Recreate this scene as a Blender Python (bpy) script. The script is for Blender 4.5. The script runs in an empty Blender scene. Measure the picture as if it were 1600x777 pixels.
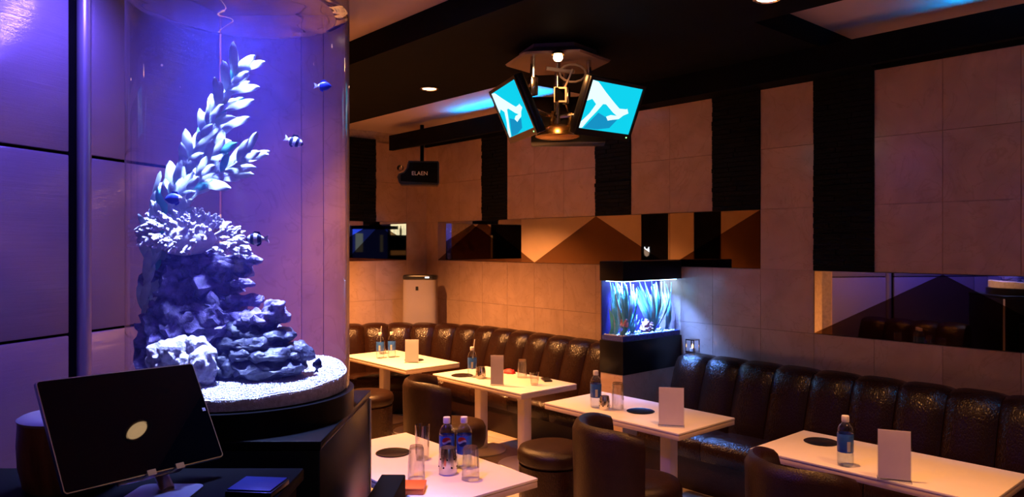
import bpy, bmesh, math, random
from mathutils import Vector, Matrix, Euler, noise
random.seed(7)
PI = math.pi
R = math.radians
SC = bpy.context.scene
COL = SC.collection

# ---------------------------------------------------------------- camera, world, exposure
CA, SA = 0.751, 0.660                     # camera heading: 41.3 degrees to the right of +Y
YAW = -math.atan2(SA, CA)
def cw(right, ahead, z=0.0):              # metres right of / ahead of the camera stand -> world
    return Vector((SA * ahead + CA * right, CA * ahead - SA * right, z))
cam_d = bpy.data.cameras.new('camera')
cam = bpy.data.objects.new('camera', cam_d)
COL.objects.link(cam)
cam.location = (0, 0, 1.47)
cam.rotation_euler = (PI / 2, 0, YAW)
cam_d.sensor_width = 36
cam_d.lens = 25.875
cam_d.shift_y = -5.5 / 1600
cam_d.clip_start = 0.05
SC.camera = cam
w = bpy.data.worlds.new('world')
SC.world = w
w.use_nodes = True
w.node_tree.nodes['Background'].inputs[0].default_value = (0.5, 0.3, 0.4, 1)
w.node_tree.nodes['Background'].inputs[1].default_value = 0.004
SC.view_settings.view_transform = 'Standard'
SC.view_settings.look = 'None'
SC.view_settings.exposure = -0.5
SC.view_settings.gamma = 1.0
SC.cycles.use_denoising = True
SC.cycles.max_bounces = 10
SC.cycles.transparent_max_bounces = 24
SC.cycles.glossy_bounces = 6
SC.cycles.caustics_reflective = False
SC.cycles.caustics_refractive = False
SC.cycles.sample_clamp_indirect = 3.0

WARM = (1.0, 0.39, 0.11)
def lamp(name, kind, loc, power, color, parent=None, size=0.1, spot=None, blend=1.0, rot=(0, 0, 0), spread=None):
    d = bpy.data.lights.new(name, kind)
    d.energy = power
    d.color = color
    if kind == 'AREA':
        d.shape = 'DISK'
        d.size = size
        if spread: d.spread = R(spread)
    else:
        d.shadow_soft_size = size
    if spot:
        d.spot_size = R(spot)
        d.spot_blend = blend
    o = bpy.data.objects.new(name, d)
    COL.objects.link(o)
    o.location = loc
    o.rotation_euler = rot
    if parent:
        o.parent = parent
    return o

# ---------------------------------------------------------------- mesh helpers
class MB:
    def __init__(self):
        self.bm = bmesh.new()
    def box(self, c, s, rot=None, bevel=0.0, seg=2):
        g = bmesh.ops.create_cube(self.bm, size=1.0)
        vs = g['verts']
        bmesh.ops.scale(self.bm, vec=s, verts=vs)
        if bevel > 0:
            es = list({e for v in vs for e in v.link_edges})
            r = bmesh.ops.bevel(self.bm, geom=es, offset=bevel, segments=seg, profile=0.5, affect='EDGES')
            vs = list({v for f in r['faces'] for v in f.verts} | {v for v in vs if v.is_valid})
        M = Matrix.Translation(Vector(c))
        if rot is not None:
            M = M @ (rot if isinstance(rot, Matrix) else Euler(rot).to_matrix().to_4x4())
        bmesh.ops.transform(self.bm, matrix=M, verts=vs)
        return self
    def box2(self, a, b, bevel=0.0):
        c = [(p + q) / 2 for p, q in zip(a, b)]
        s = [abs(q - p) for p, q in zip(a, b)]
        return self.box(c, s, None, bevel)
    def lathe(self, prof, seg=24, c=(0, 0, 0), M=None, rmod=None, a0=0.0, a1=2 * PI):
        bm = self.bm
        full = abs(a1 - a0 - 2 * PI) < 1e-6
        n = seg if full else seg + 1
        rows = []
        for (r, z) in prof:
            if r < 1e-6 and full:
                rows.append([bm.verts.new((0, 0, z))])
            else:
                row = []
                for i in range(n):
                    a = a0 + (a1 - a0) * i / seg
                    rr = r * (rmod(a, z) if rmod else 1)
                    row.append(bm.verts.new((rr * math.cos(a), rr * math.sin(a), z)))
                rows.append(row)
        for A, B in zip(rows, rows[1:]):
            m = max(len(A), len(B))
            for i in range(m if full else m - 1):
                j = (i + 1) % m
                q = [A[i % len(A)], A[j % len(A)], B[j % len(B)], B[i % len(B)]]
                u = []
                for v in q:
                    if v not in u:
                        u.append(v)
                if len(u) > 2:
                    try:
                        bm.faces.new(u)
                    except ValueError:
                        pass
        vs = [v for row in rows for v in row]
        T = Matrix.Translation(Vector(c)) @ (M if M is not None else Matrix())
        bmesh.ops.transform(bm, matrix=T, verts=vs)
        return self
    def tube(self, pts, r, seg=8, cap=True):
        bm = self.bm
        pts = [Vector(p) for p in pts]
        rr = r if isinstance(r, (list, tuple)) else [r] * len(pts)
        rows = []
        up = None
        for i, p in enumerate(pts):
            d = (pts[min(i + 1, len(pts) - 1)] - pts[max(i - 1, 0)]).normalized()
            if up is None:
                up = Vector((0, 0, 1)) if abs(d.z) < 0.9 else Vector((1, 0, 0))
            x = d.cross(up).normalized()
            y = x.cross(d).normalized()
            up = y
            rows.append([bm.verts.new(p + (x * math.cos(2 * PI * k / seg) + y * math.sin(2 * PI * k / seg)) * rr[i]) for k in range(seg)])
        for A, B in zip(rows, rows[1:]):
            for k in range(seg):
                bm.faces.new([A[k], A[(k + 1) % seg], B[(k + 1) % seg], B[k]])
        if cap:
            bm.faces.new(rows[0][::-1])
            bm.faces.new(rows[-1])
        return self
    def prism(self, poly, h, M=None):     # polygon in local xy, thickness h along local z
        bm = self.bm
        lo = [bm.verts.new((x, y, 0)) for x, y in poly]
        hi = [bm.verts.new((x, y, h)) for x, y in poly]
        bm.faces.new(hi)
        bm.faces.new(lo[::-1])
        n = len(poly)
        for i in range(n):
            bm.faces.new([lo[i], lo[(i + 1) % n], hi[(i + 1) % n], hi[i]])
        if M is not None:
            bmesh.ops.transform(bm, matrix=M, verts=lo + hi)
        return self
    def grid(self, rows, close=False):
        bm = self.bm
        V = [[bm.verts.new(p) for p in row] for row in rows]
        for A, B in zip(V, V[1:]):
            n = len(A)
            for i in range(n if close else n - 1):
                bm.faces.new([A[i], A[(i + 1) % n], B[(i + 1) % n], B[i]])
        return V
    def mesh(self, name, m, smooth=35):
        bm = self.bm
        bmesh.ops.recalc_face_normals(bm, faces=bm.faces[:])
        me = bpy.data.meshes.new(name)
        bm.to_mesh(me)
        bm.free()
        if m is not None:
            me.materials.append(m)
        if smooth:
            me.polygons.foreach_set('use_smooth', [True] * len(me.polygons))
            me.set_sharp_from_angle(angle=R(smooth))
        return me
    def build(self, name, m, parent=None, smooth=35, loc=None):
        return put(name, self.mesh(name, m, smooth), parent, loc)

def put(name, me, parent=None, loc=None, rot=None):
    o = bpy.data.objects.new(name, me)
    COL.objects.link(o)
    if parent is not None:
        o.parent = parent
    if loc is not None:
        o.location = loc
    if rot is not None:
        o.rotation_euler = rot
    return o
def tag(o, label, cat, group=None, kind=None):
    o['label'] = label
    o['category'] = cat
    if group:
        o['group'] = group
    if kind:
        o['kind'] = kind
    return o
def thing(name, label, cat, loc=(0, 0, 0), rz=0.0, group=None):
    o = bpy.data.objects.new(name, None)
    COL.objects.link(o)
    o.empty_display_size = 0.05
    o.location = loc
    o.rotation_euler = (0, 0, rz)
    return tag(o, label, cat, group)
def struct(o, label=None):
    o['kind'] = 'structure'
    if label:
        o['label'] = label
    return o
def dup(root, loc, rz, label, group=None):
    r = root.copy()
    COL.objects.link(r)
    r.location = loc
    r.rotation_euler = (0, 0, rz)
    r['label'] = label
    if group:
        r['group'] = group
    for ch in list(root.children):
        if ch.type == 'LIGHT':
            pass
        c = ch.copy()
        COL.objects.link(c)
        c.parent = r
        for g in list(ch.children):
            d = g.copy()
            COL.objects.link(d)
            d.parent = c
    return r

# ---------------------------------------------------------------- materials
def nmat(name):
    m = bpy.data.materials.new(name)
    m.use_nodes = True
    nt = m.node_tree
    return m, nt, nt.nodes['Principled BSDF'], nt.nodes['Material Output']
def mat(name, col, rough=0.5, metal=0.0, spec=0.5, var=0.0, vscale=8.0, bump=0.0, bscale=60.0, stretch=None, coat=0.0):
    m, nt, p, out = nmat(name)
    p.inputs['Base Color'].default_value = (*col, 1)
    p.inputs['Roughness'].default_value = rough
    p.inputs['Metallic'].default_value = metal
    p.inputs['Specular IOR Level'].default_value = spec
    p.inputs['Coat Weight'].default_value = coat
    p.inputs['Coat Roughness'].default_value = 0.08
    tc = nt.nodes.new('ShaderNodeTexCoord')
    vec = tc.outputs['Object']
    if stretch:
        mp = nt.nodes.new('ShaderNodeMapping')
        mp.inputs['Scale'].default_value = stretch
        nt.links.new(vec, mp.inputs['Vector'])
        vec = mp.outputs['Vector']
    if var > 0:
        n = nt.nodes.new('ShaderNodeTexNoise')
        n.inputs['Scale'].default_value = vscale
        n.inputs['Detail'].default_value = 5
        nt.links.new(vec, n.inputs['Vector'])
        r = nt.nodes.new('ShaderNodeValToRGB')
        r.color_ramp.elements[0].position = 0.3
        r.color_ramp.elements[1].position = 0.7
        r.color_ramp.elements[0].color = (*[c * (1 - var) for c in col], 1)
        r.color_ramp.elements[1].color = (*[min(1, c * (1 + var)) for c in col], 1)
        nt.links.new(n.outputs['Fac'], r.inputs['Fac'])
        nt.links.new(r.outputs['Color'], p.inputs['Base Color'])
    if bump > 0:
        n2 = nt.nodes.new('ShaderNodeTexNoise')
        n2.inputs['Scale'].default_value = bscale
        n2.inputs['Detail'].default_value = 4
        nt.links.new(vec, n2.inputs['Vector'])
        b = nt.nodes.new('ShaderNodeBump')
        b.inputs['Strength'].default_value = bump
        b.inputs['Distance'].default_value = 0.01
        nt.links.new(n2.outputs['Fac'], b.inputs['Height'])
        nt.links.new(b.outputs['Normal'], p.inputs['Normal'])
    return m
def glow(name, col, strength):
    m, nt, p, out = nmat(name)
    e = nt.nodes.new('ShaderNodeEmission')
    e.inputs[0].default_value = (*col, 1)
    e.inputs[1].default_value = strength
    nt.links.new(e.outputs[0], out.inputs['Surface'])
    nt.nodes.remove(p)
    return m
def thin_glass(name, tint=(0.95, 0.97, 1.0), rough=0.02, base=0.04, edge=0.6, power=3.0):
    m, nt, p, out = nmat(name)
    nt.nodes.remove(p)
    t = nt.nodes.new('ShaderNodeBsdfTransparent')
    t.inputs[0].default_value = (*tint, 1)
    g = nt.nodes.new('ShaderNodeBsdfGlossy')
    g.inputs['Roughness'].default_value = rough
    lw = nt.nodes.new('ShaderNodeLayerWeight')
    lw.inputs['Blend'].default_value = 0.5
    pw = nt.nodes.new('ShaderNodeMath'); pw.operation = 'POWER'
    pw.inputs[1].default_value = power
    nt.links.new(lw.outputs['Facing'], pw.inputs[0])
    mr = nt.nodes.new('ShaderNodeMapRange')
    mr.inputs['To Min'].default_value = base
    mr.inputs['To Max'].default_value = edge
    nt.links.new(pw.outputs[0], mr.inputs['Value'])
    mx = nt.nodes.new('ShaderNodeMixShader')
    nt.links.new(mr.outputs[0], mx.inputs[0])
    nt.links.new(t.outputs[0], mx.inputs[1])
    nt.links.new(g.outputs[0], mx.inputs[2])
    nt.links.new(mx.outputs[0], out.inputs['Surface'])
    return m
def marble(name, c0, c1, vein, rough=0.18):
    m, nt, p, out = nmat(name)
    tc = nt.nodes.new('ShaderNodeTexCoord')
    oi = nt.nodes.new('ShaderNodeObjectInfo')
    ad = nt.nodes.new('ShaderNodeVectorMath'); ad.operation = 'MULTIPLY_ADD'
    nt.links.new(oi.outputs['Random'], ad.inputs[0])
    ad.inputs[1].default_value = (13, 27, 41)
    nt.links.new(tc.outputs['Object'], ad.inputs[2])
    n = nt.nodes.new('ShaderNodeTexNoise')
    n.inputs['Scale'].default_value = 5
    n.inputs['Detail'].default_value = 8
    n.inputs['Distortion'].default_value = 0.8
    nt.links.new(ad.outputs[0], n.inputs['Vector'])
    r = nt.nodes.new('ShaderNodeValToRGB')
    r.color_ramp.elements[0].position = 0.32
    r.color_ramp.elements[0].color = (*c0, 1)
    r.color_ramp.elements[1].position = 0.62
    r.color_ramp.elements[1].color = (*c1, 1)
    nt.links.new(n.outputs['Fac'], r.inputs['Fac'])
    n2 = nt.nodes.new('ShaderNodeTexNoise')
    n2.inputs['Scale'].default_value = 3
    n2.inputs['Detail'].default_value = 6
    n2.inputs['Distortion'].default_value = 2.2
    nt.links.new(ad.outputs[0], n2.inputs['Vector'])
    r2 = nt.nodes.new('ShaderNodeValToRGB')
    r2.color_ramp.elements[0].position = 0.485
    r2.color_ramp.elements[0].color = (0, 0, 0, 1)
    r2.color_ramp.elements[1].position = 0.5
    r2.color_ramp.elements[1].color = (0.35, 0.35, 0.35, 1)
    e = r2.color_ramp.elements.new(0.515)
    e.color = (0, 0, 0, 1)
    nt.links.new(n2.outputs['Fac'], r2.inputs['Fac'])
    mx = nt.nodes.new('ShaderNodeMix'); mx.data_type = 'RGBA'
    nt.links.new(r2.outputs['Color'], mx.inputs[0])
    nt.links.new(r.outputs['Color'], mx.inputs[6])
    mx.inputs[7].default_value = (*vein, 1)
    nt.links.new(mx.outputs[2], p.inputs['Base Color'])
    p.inputs['Roughness'].default_value = rough
    return m
def leather(name, col):
    m, nt, p, out = nmat(name)
    tc = nt.nodes.new('ShaderNodeTexCoord')
    mp = nt.nodes.new('ShaderNodeMapping')
    mp.inputs['Scale'].default_value = (95, 95, 42)
    nt.links.new(tc.outputs['Object'], mp.inputs['Vector'])
    v = nt.nodes.new('ShaderNodeTexVoronoi')
    v.feature = 'DISTANCE_TO_EDGE'
    v.inputs['Scale'].default_value = 1.0
    nt.links.new(mp.outputs[0], v.inputs['Vector'])
    r = nt.nodes.new('ShaderNodeValToRGB')
    r.color_ramp.elements[0].position = 0.0
    r.color_ramp.elements[1].position = 0.22
    nt.links.new(v.outputs['Distance'], r.inputs['Fac'])
    b = nt.nodes.new('ShaderNodeBump')
    b.inputs['Strength'].default_value = 0.22
    b.inputs['Distance'].default_value = 0.004
    nt.links.new(r.outputs['Color'], b.inputs['Height'])
    nt.links.new(b.outputs['Normal'], p.inputs['Normal'])
    p.inputs['Base Color'].default_value = (*col, 1)
    p.inputs['Roughness'].default_value = 0.25
    p.inputs['Specular IOR Level'].default_value = 0.24
    return m
M = {}
M['tile'] = marble('cream_marble', (0.43, 0.285, 0.225), (0.51, 0.345, 0.275), (0.30, 0.18, 0.13))
M['floor'] = marble('floor_marble', (0.42, 0.33, 0.26), (0.52, 0.42, 0.33), (0.3, 0.22, 0.16), 0.2)
M['grout'] = mat('grout', (0.34, 0.26, 0.22), 0.9, var=0.2, vscale=30)
M['black'] = mat('black_paint', (0.003, 0.003, 0.0035), 0.7, spec=0.04, var=0.3)
M['black_gloss'] = mat('black_gloss', (0.005, 0.005, 0.007), 0.3, spec=0.14, var=0.2)
M['slate'] = mat('black_slate', (0.0035, 0.0035, 0.004), 0.8, spec=0.12, var=0.4, vscale=20, bump=0.4, bscale=70)
M['plaster'] = mat('ceiling_plaster', (0.40, 0.31, 0.31), 0.8, var=0.04, vscale=3, bump=0.05, bscale=200)
M['mirror'] = mat('mirror', (0.80, 0.79, 0.77), 0.015, 1.0, var=0.01)
M['bronze'] = mat('bronze_mirror', (0.17, 0.105, 0.065), 0.02, 1.0, var=0.02)
M['leather'] = leather('croc_leather', (0.016, 0.0055, 0.003))
M['leather_plain'] = mat('brown_leather', (0.014, 0.005, 0.003), 0.36, spec=0.25, var=0.2, vscale=30, bump=0.25, bscale=160)
M['laminate'] = mat('white_laminate', (0.80, 0.74, 0.70), 0.36, var=0.02, vscale=14)
M['edge'] = mat('table_edge', (0.60, 0.48, 0.40), 0.4, var=0.05)
M['white_metal'] = mat('white_painted_metal', (0.72, 0.68, 0.68), 0.35, var=0.03)
M['steel'] = mat('steel', (0.72, 0.70, 0.68), 0.16, 1.0, var=0.06)
M['chrome'] = mat('chrome', (0.85, 0.82, 0.78), 0.2, 1.0, var=0.03)
M['alu'] = mat('aluminium', (0.60, 0.60, 0.64), 0.3, 1.0, var=0.05, stretch=(1, 1, 30))
M['panel'] = mat('satin_panel', (0.36, 0.32, 0.36), 0.2, 0.45, var=0.04, vscale=1.5, bump=0.35, bscale=2, stretch=(1, 1, 1300))
M['tube'] = mat('satin_tube', (0.45, 0.43, 0.50), 0.3, 0.7, var=0.04)
M['plastic_white'] = mat('white_plastic', (0.28, 0.23, 0.23), 0.4, var=0.03)
M['plastic_black'] = mat('black_plastic', (0.012, 0.012, 0.014), 0.3, var=0.2)
M['paper'] = mat('menu_card', (0.80, 0.68, 0.72), 0.45, var=0.03, vscale=20)
M['acrylic'] = thin_glass('clear_acrylic')
M['glass'] = thin_glass('drinking_glass', (0.97, 0.97, 0.97), 0.015, 0.09, 0.9, 2.0)
M['bottle'] = thin_glass('bottle_plastic', (0.93, 0.96, 1.0), 0.05, 0.05, 0.65, 2.0)
M['water_in'] = thin_glass('bottle_water', (0.90, 0.95, 1.0), 0.03, 0.02, 0.35, 2.5)
M['tank_glass'] = thin_glass('tank_glass', (0.97, 0.97, 1.0), 0.01, 0.012, 0.7, 4.0)
M['label_blue'] = mat('blue_label', (0.02, 0.09, 0.42), 0.35, var=0.2, vscale=40)
M['label_white'] = mat('label_white', (0.8, 0.8, 0.82), 0.4, var=0.03)
M['label_red'] = mat('label_red', (0.70, 0.05, 0.03), 0.4, var=0.05)
M['label_navy'] = mat('label_navy', (0.01, 0.02, 0.16), 0.4, var=0.05)
M['cap'] = mat('white_cap', (0.8, 0.78, 0.8), 0.4, var=0.03)
M['disc'] = mat('black_glass_disc', (0.010, 0.008, 0.010), 0.2, var=0.2)
M['orange'] = mat('orange_lacquer', (0.75, 0.16, 0.04), 0.4, var=0.08)
M['red'] = mat('red_cloth', (0.45, 0.02, 0.02), 0.6, var=0.2)
M['wood'] = mat('dark_wood', (0.20, 0.075, 0.03), 0.35, var=0.45, vscale=9, stretch=(6, 6, 1))
M['rock'] = mat('reef_rock', (0.19, 0.15, 0.32), 0.8, var=0.8, vscale=38, bump=0.9, bscale=55)
M['rock_pale'] = mat('pale_reef_rock', (0.52, 0.48, 0.55), 0.85, var=0.6, vscale=40, bump=0.8, bscale=70)
M['rock_dark'] = mat('dark_slate_rock', (0.045, 0.045, 0.075), 0.5, var=0.6, vscale=22, bump=0.8, bscale=45)
M['coral'] = mat('white_coral', (0.90, 0.84, 0.94), 0.7, var=0.12, vscale=60)
M['kelp'] = mat('pale_kelp', (0.72, 0.84, 0.80), 0.5, var=0.18, vscale=30)
M['kelp_green'] = mat('green_kelp', (0.15, 0.72, 0.62), 0.5, var=0.2, vscale=30)
M['sand'] = mat('white_gravel', (0.74, 0.74, 0.80), 0.8, var=0.2, vscale=90)
M['fish_black'] = mat('fish_black', (0.008, 0.010, 0.05), 0.35, var=0.2)
M['fish_white'] = mat('fish_white', (0.85, 0.85, 0.9), 0.35, var=0.03)
M['fish_blue'] = mat('fish_blue', (0.03, 0.06, 0.55), 0.35, var=0.2)
M['blade'] = mat('aqua_blade', (0.22, 0.9, 0.80), 0.5, var=0.25, vscale=30)
M['blade_pale'] = mat('pale_aqua_blade', (0.55, 0.85, 0.80), 0.5, var=0.2, vscale=30)
M['pink'] = mat('pink_coral', (0.85, 0.40, 0.45), 0.7, var=0.25, vscale=60)
M['backdrop'] = mat('blue_backdrop', (0.035, 0.02, 0.20), 0.6, var=0.1)
M['gold'] = mat('brass_fitting', (0.75, 0.48, 0.2), 0.25, 1.0, var=0.05)
M['cable'] = mat('pale_cable', (0.75, 0.6, 0.45), 0.5, var=0.05)
M['tan_plate'] = mat('beige_plate', (0.30, 0.20, 0.16), 0.5, var=0.08)
M['rib'] = mat('wall_board', (0.60, 0.42, 0.30), 0.5, var=0.05, vscale=3)
G_LENS = glow('lamp_lens', (1.0, 0.62, 0.30), 22)
G_BULB = glow('halogen_bulb', (1.0, 0.66, 0.36), 14)
G_CYAN = glow('screen_cyan', (0.005, 0.62, 0.82), 1.5)
G_SHADE = glow('screen_blue', (0.01, 0.34, 0.66), 1.2)
G_FIG = glow('screen_white', (0.75, 0.97, 1.0), 1.6)
G_LED = glow('blue_led_strip', (0.0, 0.34, 1.0), 260)
G_HOOD = glow('tank_hood_lamp', (0.24, 0.20, 1.0), 10)
G_SMALL = glow('small_tank_lamp', (0.42, 0.72, 1.0), 13)
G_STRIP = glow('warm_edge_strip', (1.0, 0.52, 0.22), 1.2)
G_BAR = glow('lit_bar_panel', (1.0, 0.85, 0.5), 2.2)
G_BLUE = glow('lit_tank_panel', (0.03, 0.08, 1.0), 1.6)
G_PALE = glow('lit_tank_pale', (0.35, 0.65, 1.0), 2.0)  # glow stands in for tank light falling on coral and bubbles
G_FLAME = glow('tealight_flame', (1.0, 0.5, 0.2), 12)
G_WHITE = glow('white_sign', (0.9, 0.92, 1.0), 2.5)
G_GREEN = glow('status_led', (0.3, 1.0, 0.3), 4)

# ---------------------------------------------------------------- structure
XW, YW = 4.35, 6.28                       # right wall plane, far wall plane
TU, TV, U0 = 0.356, 0.385, 2.507
def row_z(k): return 0.16 + TV * k        # k = 0..6
fl = MB().box2((-2.4, -4.8, -0.06), (4.6, 6.5, -0.012)).build('floor', M['grout'])
struct(fl)
tile_f = MB().box((0, 0, -0.006), (0.596, 0.596, 0.012)).mesh('tile', M['floor'], 0)
for i in range(12):
    for j in range(19):
        put('tile', tile_f, fl, (-2.1 + 0.6 * i, -4.5 + 0.6 * j, 0))
wr = MB().box2((XW, -4.8, 0), (XW + 0.12, YW + 0.12, 2.62)).build('wall_right', M['grout'])
struct(wr)
wf = MB().box2((-2.4, YW, 0), (XW, YW + 0.12, 2.62)).build('wall_far', M['grout'])
struct(wf)
tile_r = MB().box((0, 0, 0), (0.014, TU - 0.002, TV - 0.002)).mesh('tile', M['tile'], 0)
tile_b = MB().box((0, 0, 0), (TU - 0.002, 0.014, TV - 0.002)).mesh('tile', M['tile'], 0)
DARK_R = {-3: 3, 0: 4, 3: 4, 7: 4}        # column index -> first dark row (from the top down to it)
for c in range(-8, 11):
    ya = U0 + TU * (c + 0)
    yb = min(ya + TU, YW)
    ymid = (ya + yb) / 2
    for r_ in range(-1, 6):
        # columns to the right of U0 have negative index
        dark = {-3: 3, 0: 4, 3: 4, 7: 4}.get({-2: -3}.get(c, c) if c in (-2, 0, 3, 7) else 99)
        if dark is not None and r_ >= dark:
            continue
        if r_ == 3 and 0 <= c <= 9:
            continue                       # upper mirror band
        if r_ == 2 and -8 <= c <= -2:
            continue                       # lower mirror band
        zc = 0.16 + TV * (r_ + 0.5)
        if r_ == -1:
            continue
        o = put('tile', tile_r, wr, (XW - 0.007, ymid, zc))
        if yb - ya < TU - 0.01:
            o.scale = (1, (yb - ya - 0.002) / (TU - 0.002), 1)
tb = MB().box2((XW - 0.012, -1.0, 0.0), (XW, YW, 0.155), 0).build('baseboard_right', M['black'])
struct(tb)
slat = None
def slate_panel(name, axis, a, b, z0, z1, parent):
    rng = random.Random(int(a * 100))
    base = MB()
    n = int((z1 - z0) / 0.032)
    hh = (z1 - z0) / n
    for k in range(n):
        d = 0.016 + 0.010 * rng.random()
        cut = a + (b - a) * rng.uniform(0.25, 0.75)
        for (p, q) in ((a, cut - 0.001), (cut + 0.001, b)):
            dd = d + 0.006 * rng.random()
            if axis == 'x':
                base.box2((XW - dd, p, z0 + k * hh), (XW, q, z0 + (k + 1) * hh - 0.0025))
            else:
                base.box2((p, YW - dd, z0 + k * hh), (q, YW, z0 + (k + 1) * hh - 0.0025))
    o = base.build(name, M['slate'], parent, 0)
    o['kind'] = 'stuff'
    return o
for c, z0 in ((-2, row_z(3)), (0, row_z(4)), (3, row_z(4)), (7, row_z(4))):
    slate_panel('slate_strip', 'x', U0 + TU * c, U0 + TU * (c + 1), z0, 2.47, wr)
# far wall: tiled between the corner and x = 3.0, plain marble board beyond
for c in range(0, 4):
    xb = XW - 0.257 - TU * (c - 1) if c else XW
    xa = XW - 0.257 - TU * c
    for r_ in range(0, 6):
        if c == 2 and r_ >= 4:
            continue
        if r_ == 3 and 1 <= c:
            continue
        o = put('tile', tile_b, wf, ((xa + xb) / 2, YW - 0.007, 0.16 + TV * (r_ + 0.5)))
        if c == 0:
            o.scale = ((0.257 - 0.002) / (TU - 0.002), 1, 1)
slate_panel('slate_strip', 'y', XW - 0.257 - 2 * TU, XW - 0.257 - TU, row_z(4), 2.5, wf)
MB().box2((-2.4, YW - 0.012, 0), (XW - 0.257 - 3 * TU, YW, 2.62)).build('wall_board', M['rib'], wf, 0)
tr = MB().box2((XW - 0.03, -4.8, 2.472), (XW, YW, 2.60)).build('trim_1', M['black'])
struct(tr)
# mirrors: triangles of clear and bronze glass
def tri_mirror(prefix, pts_list, m, axis, parent):
    for pts in pts_list:
        P = [(XW - 0.004, u, z) if axis == 'x' else (u, YW - 0.004, z) for u, z in pts]
        mb = MB()
        off = Vector((-0.008, 0, 0)) if axis == 'x' else Vector((0, -0.008, 0))
        c = sum((Vector(p) for p in P), Vector()) / len(P)
        P = [Vector(p) for p in P]
        lo = [mb.bm.verts.new(p) for p in P]
        hi = [mb.bm.verts.new(p + off) for p in P]
        mb.bm.faces.new(hi)
        mb.bm.faces.new(lo[::-1])
        n = len(P)
        for i in range(n):
            mb.bm.faces.new([lo[i], lo[(i + 1) % n], hi[(i + 1) % n], hi[i]])
        mb.build(prefix, m, parent, 0)
def mirror_band(name, label, axis, ua, ub, z0, z1, apexes):
    o = thing(name, label, 'mirror', (XW if axis == 'x' else (ua + ub) / 2, (ua + ub) / 2 if axis == 'x' else YW, z0))
    o.location = (0, 0, 0)
    H = 2 * TU
    clear, dark = [], []
    def zt(u, a): return z1 - (z1 - z0) * abs(u - a) / H
    for a in apexes:
        pts = []
        lo, hi = max(a - H, ua), min(a + H, ub)
        if lo < a: pts.append((lo, z0))
        else: pts.append((a, z0))
        if lo > a - H and lo < a: pts.append((lo, zt(lo, a)))
        pts.append((a, z1))
        if hi < a + H and hi > a: pts.append((hi, zt(hi, a)))
        pts.append((hi if hi > a else a, z0))
        if abs(lo - a) < 1e-6: pts = [(a, z0), (a, z1), (hi, z0)]
        if abs(hi - a) < 1e-6: pts = [(lo, z0), (a, z1), (a, z0)]
        dark.append(pts)
        if lo < a - 1e-6: clear.append([(lo, z1), (a - 0.001, z1), (lo, zt(lo, a) + 0.001)] if True else None)
        if hi > a + 1e-6: clear.append([(hi, z1), (a + 0.001, z1), (hi, zt(hi, a) + 0.001)])
    tri_mirror('bronze_pane', dark, M['bronze'], axis, o)
    tri_mirror('clear_pane', clear, M['mirror'], axis, o)
    return o
g = 0.003
mirror_band('mirror_band', 'long mirror band of clear and bronze triangles behind the small fish tank', 'x', U0 + g, U0 + 10 * TU, row_z(3) + g, row_z(4) - g,
            [U0 + g, U0 + 4 * TU, U0 + 8 * TU])
mirror_band('mirror_band', 'low mirror with one dark bronze triangle above the sofa at right', 'x', U0 - 8 * TU, U0 - TU - g, row_z(2) + g, row_z(3) - g,
            [U0 - 3 * TU, U0 - 7 * TU])
mirror_band('mirror_band', 'short mirror on the far wall reflecting blue tank and bottles', 'y', XW - 0.257 - 4 * TU, XW - 0.257 - g, row_z(3) + g, row_z(4) - g,
            [XW - 0.257 - TU])
# left partition wall (diagonal), its panels and round trim
WA = cw(-1.578, 3.0)
WD = Vector((0.8415, 0.5402, 0))
WN = Vector((0.5402, -0.8415, 0))
wrot = math.atan2(WD.y, WD.x)
wl = bpy.data.objects.new('wall_left', None)
wlm = MB().box2((-3.0, 0.02, 0), (0.60, 0.10, 2.60)).mesh('wall_left', M['black'], 0)
wl = put('wall_left', wlm, None, (WA.x, WA.y, 0), (0, 0, wrot))
struct(wl)
for (a, b) in ((-1.2, -0.266), (-2.2, -1.21), (-0.174, 0.59)):
    for (z0, z1) in ((0.02, 0.455), (0.463, 1.132), (1.141, 1.806), (1.817, 2.59)):
        MB().box2((a, 0.0, z0), (b, 0.022, z1), 0.005).build('panel', M['panel'], wl, 30)
MB().lathe([(0.0, 0.01), (0.026, 0.01), (0.026, 2.59), (0.0, 2.59)], 20, (-0.2, 0.0, 0)).build('round_trim', M['tube'], wl)
# tan marble pillar behind the tank with a warm lit edge
pc = cw(-1.122, 3.66)
pl = MB().box2((-0.305, -0.04, 0), (0.305, 0.04, 2.60)).mesh('wall_pillar', M['grout'], 0)
pl = put('wall_pillar', pl, None, (pc.x, pc.y, 0), (0, 0, YAW))
struct(pl)
for (a, b) in ((-0.303, 0.088), (0.091, 0.196), (0.199, 0.305)):
    MB().box2((a, -0.054, 0.01), (b, -0.04, 2.59), 0.002).build('panel', M['tile'], pl, 0)
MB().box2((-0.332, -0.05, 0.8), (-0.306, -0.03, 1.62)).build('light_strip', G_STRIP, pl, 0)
# closing walls behind the camera
for nm, a, b in (('wall_side', (-2.52, -4.8, 0), (-2.4, 6.4, 2.62)), ('wall_back', (-2.4, -4.92, 0), (4.47, -4.8, 2.62))):
    struct(MB().box2(a, b).build(nm, M['rib'], None, 0))
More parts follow.
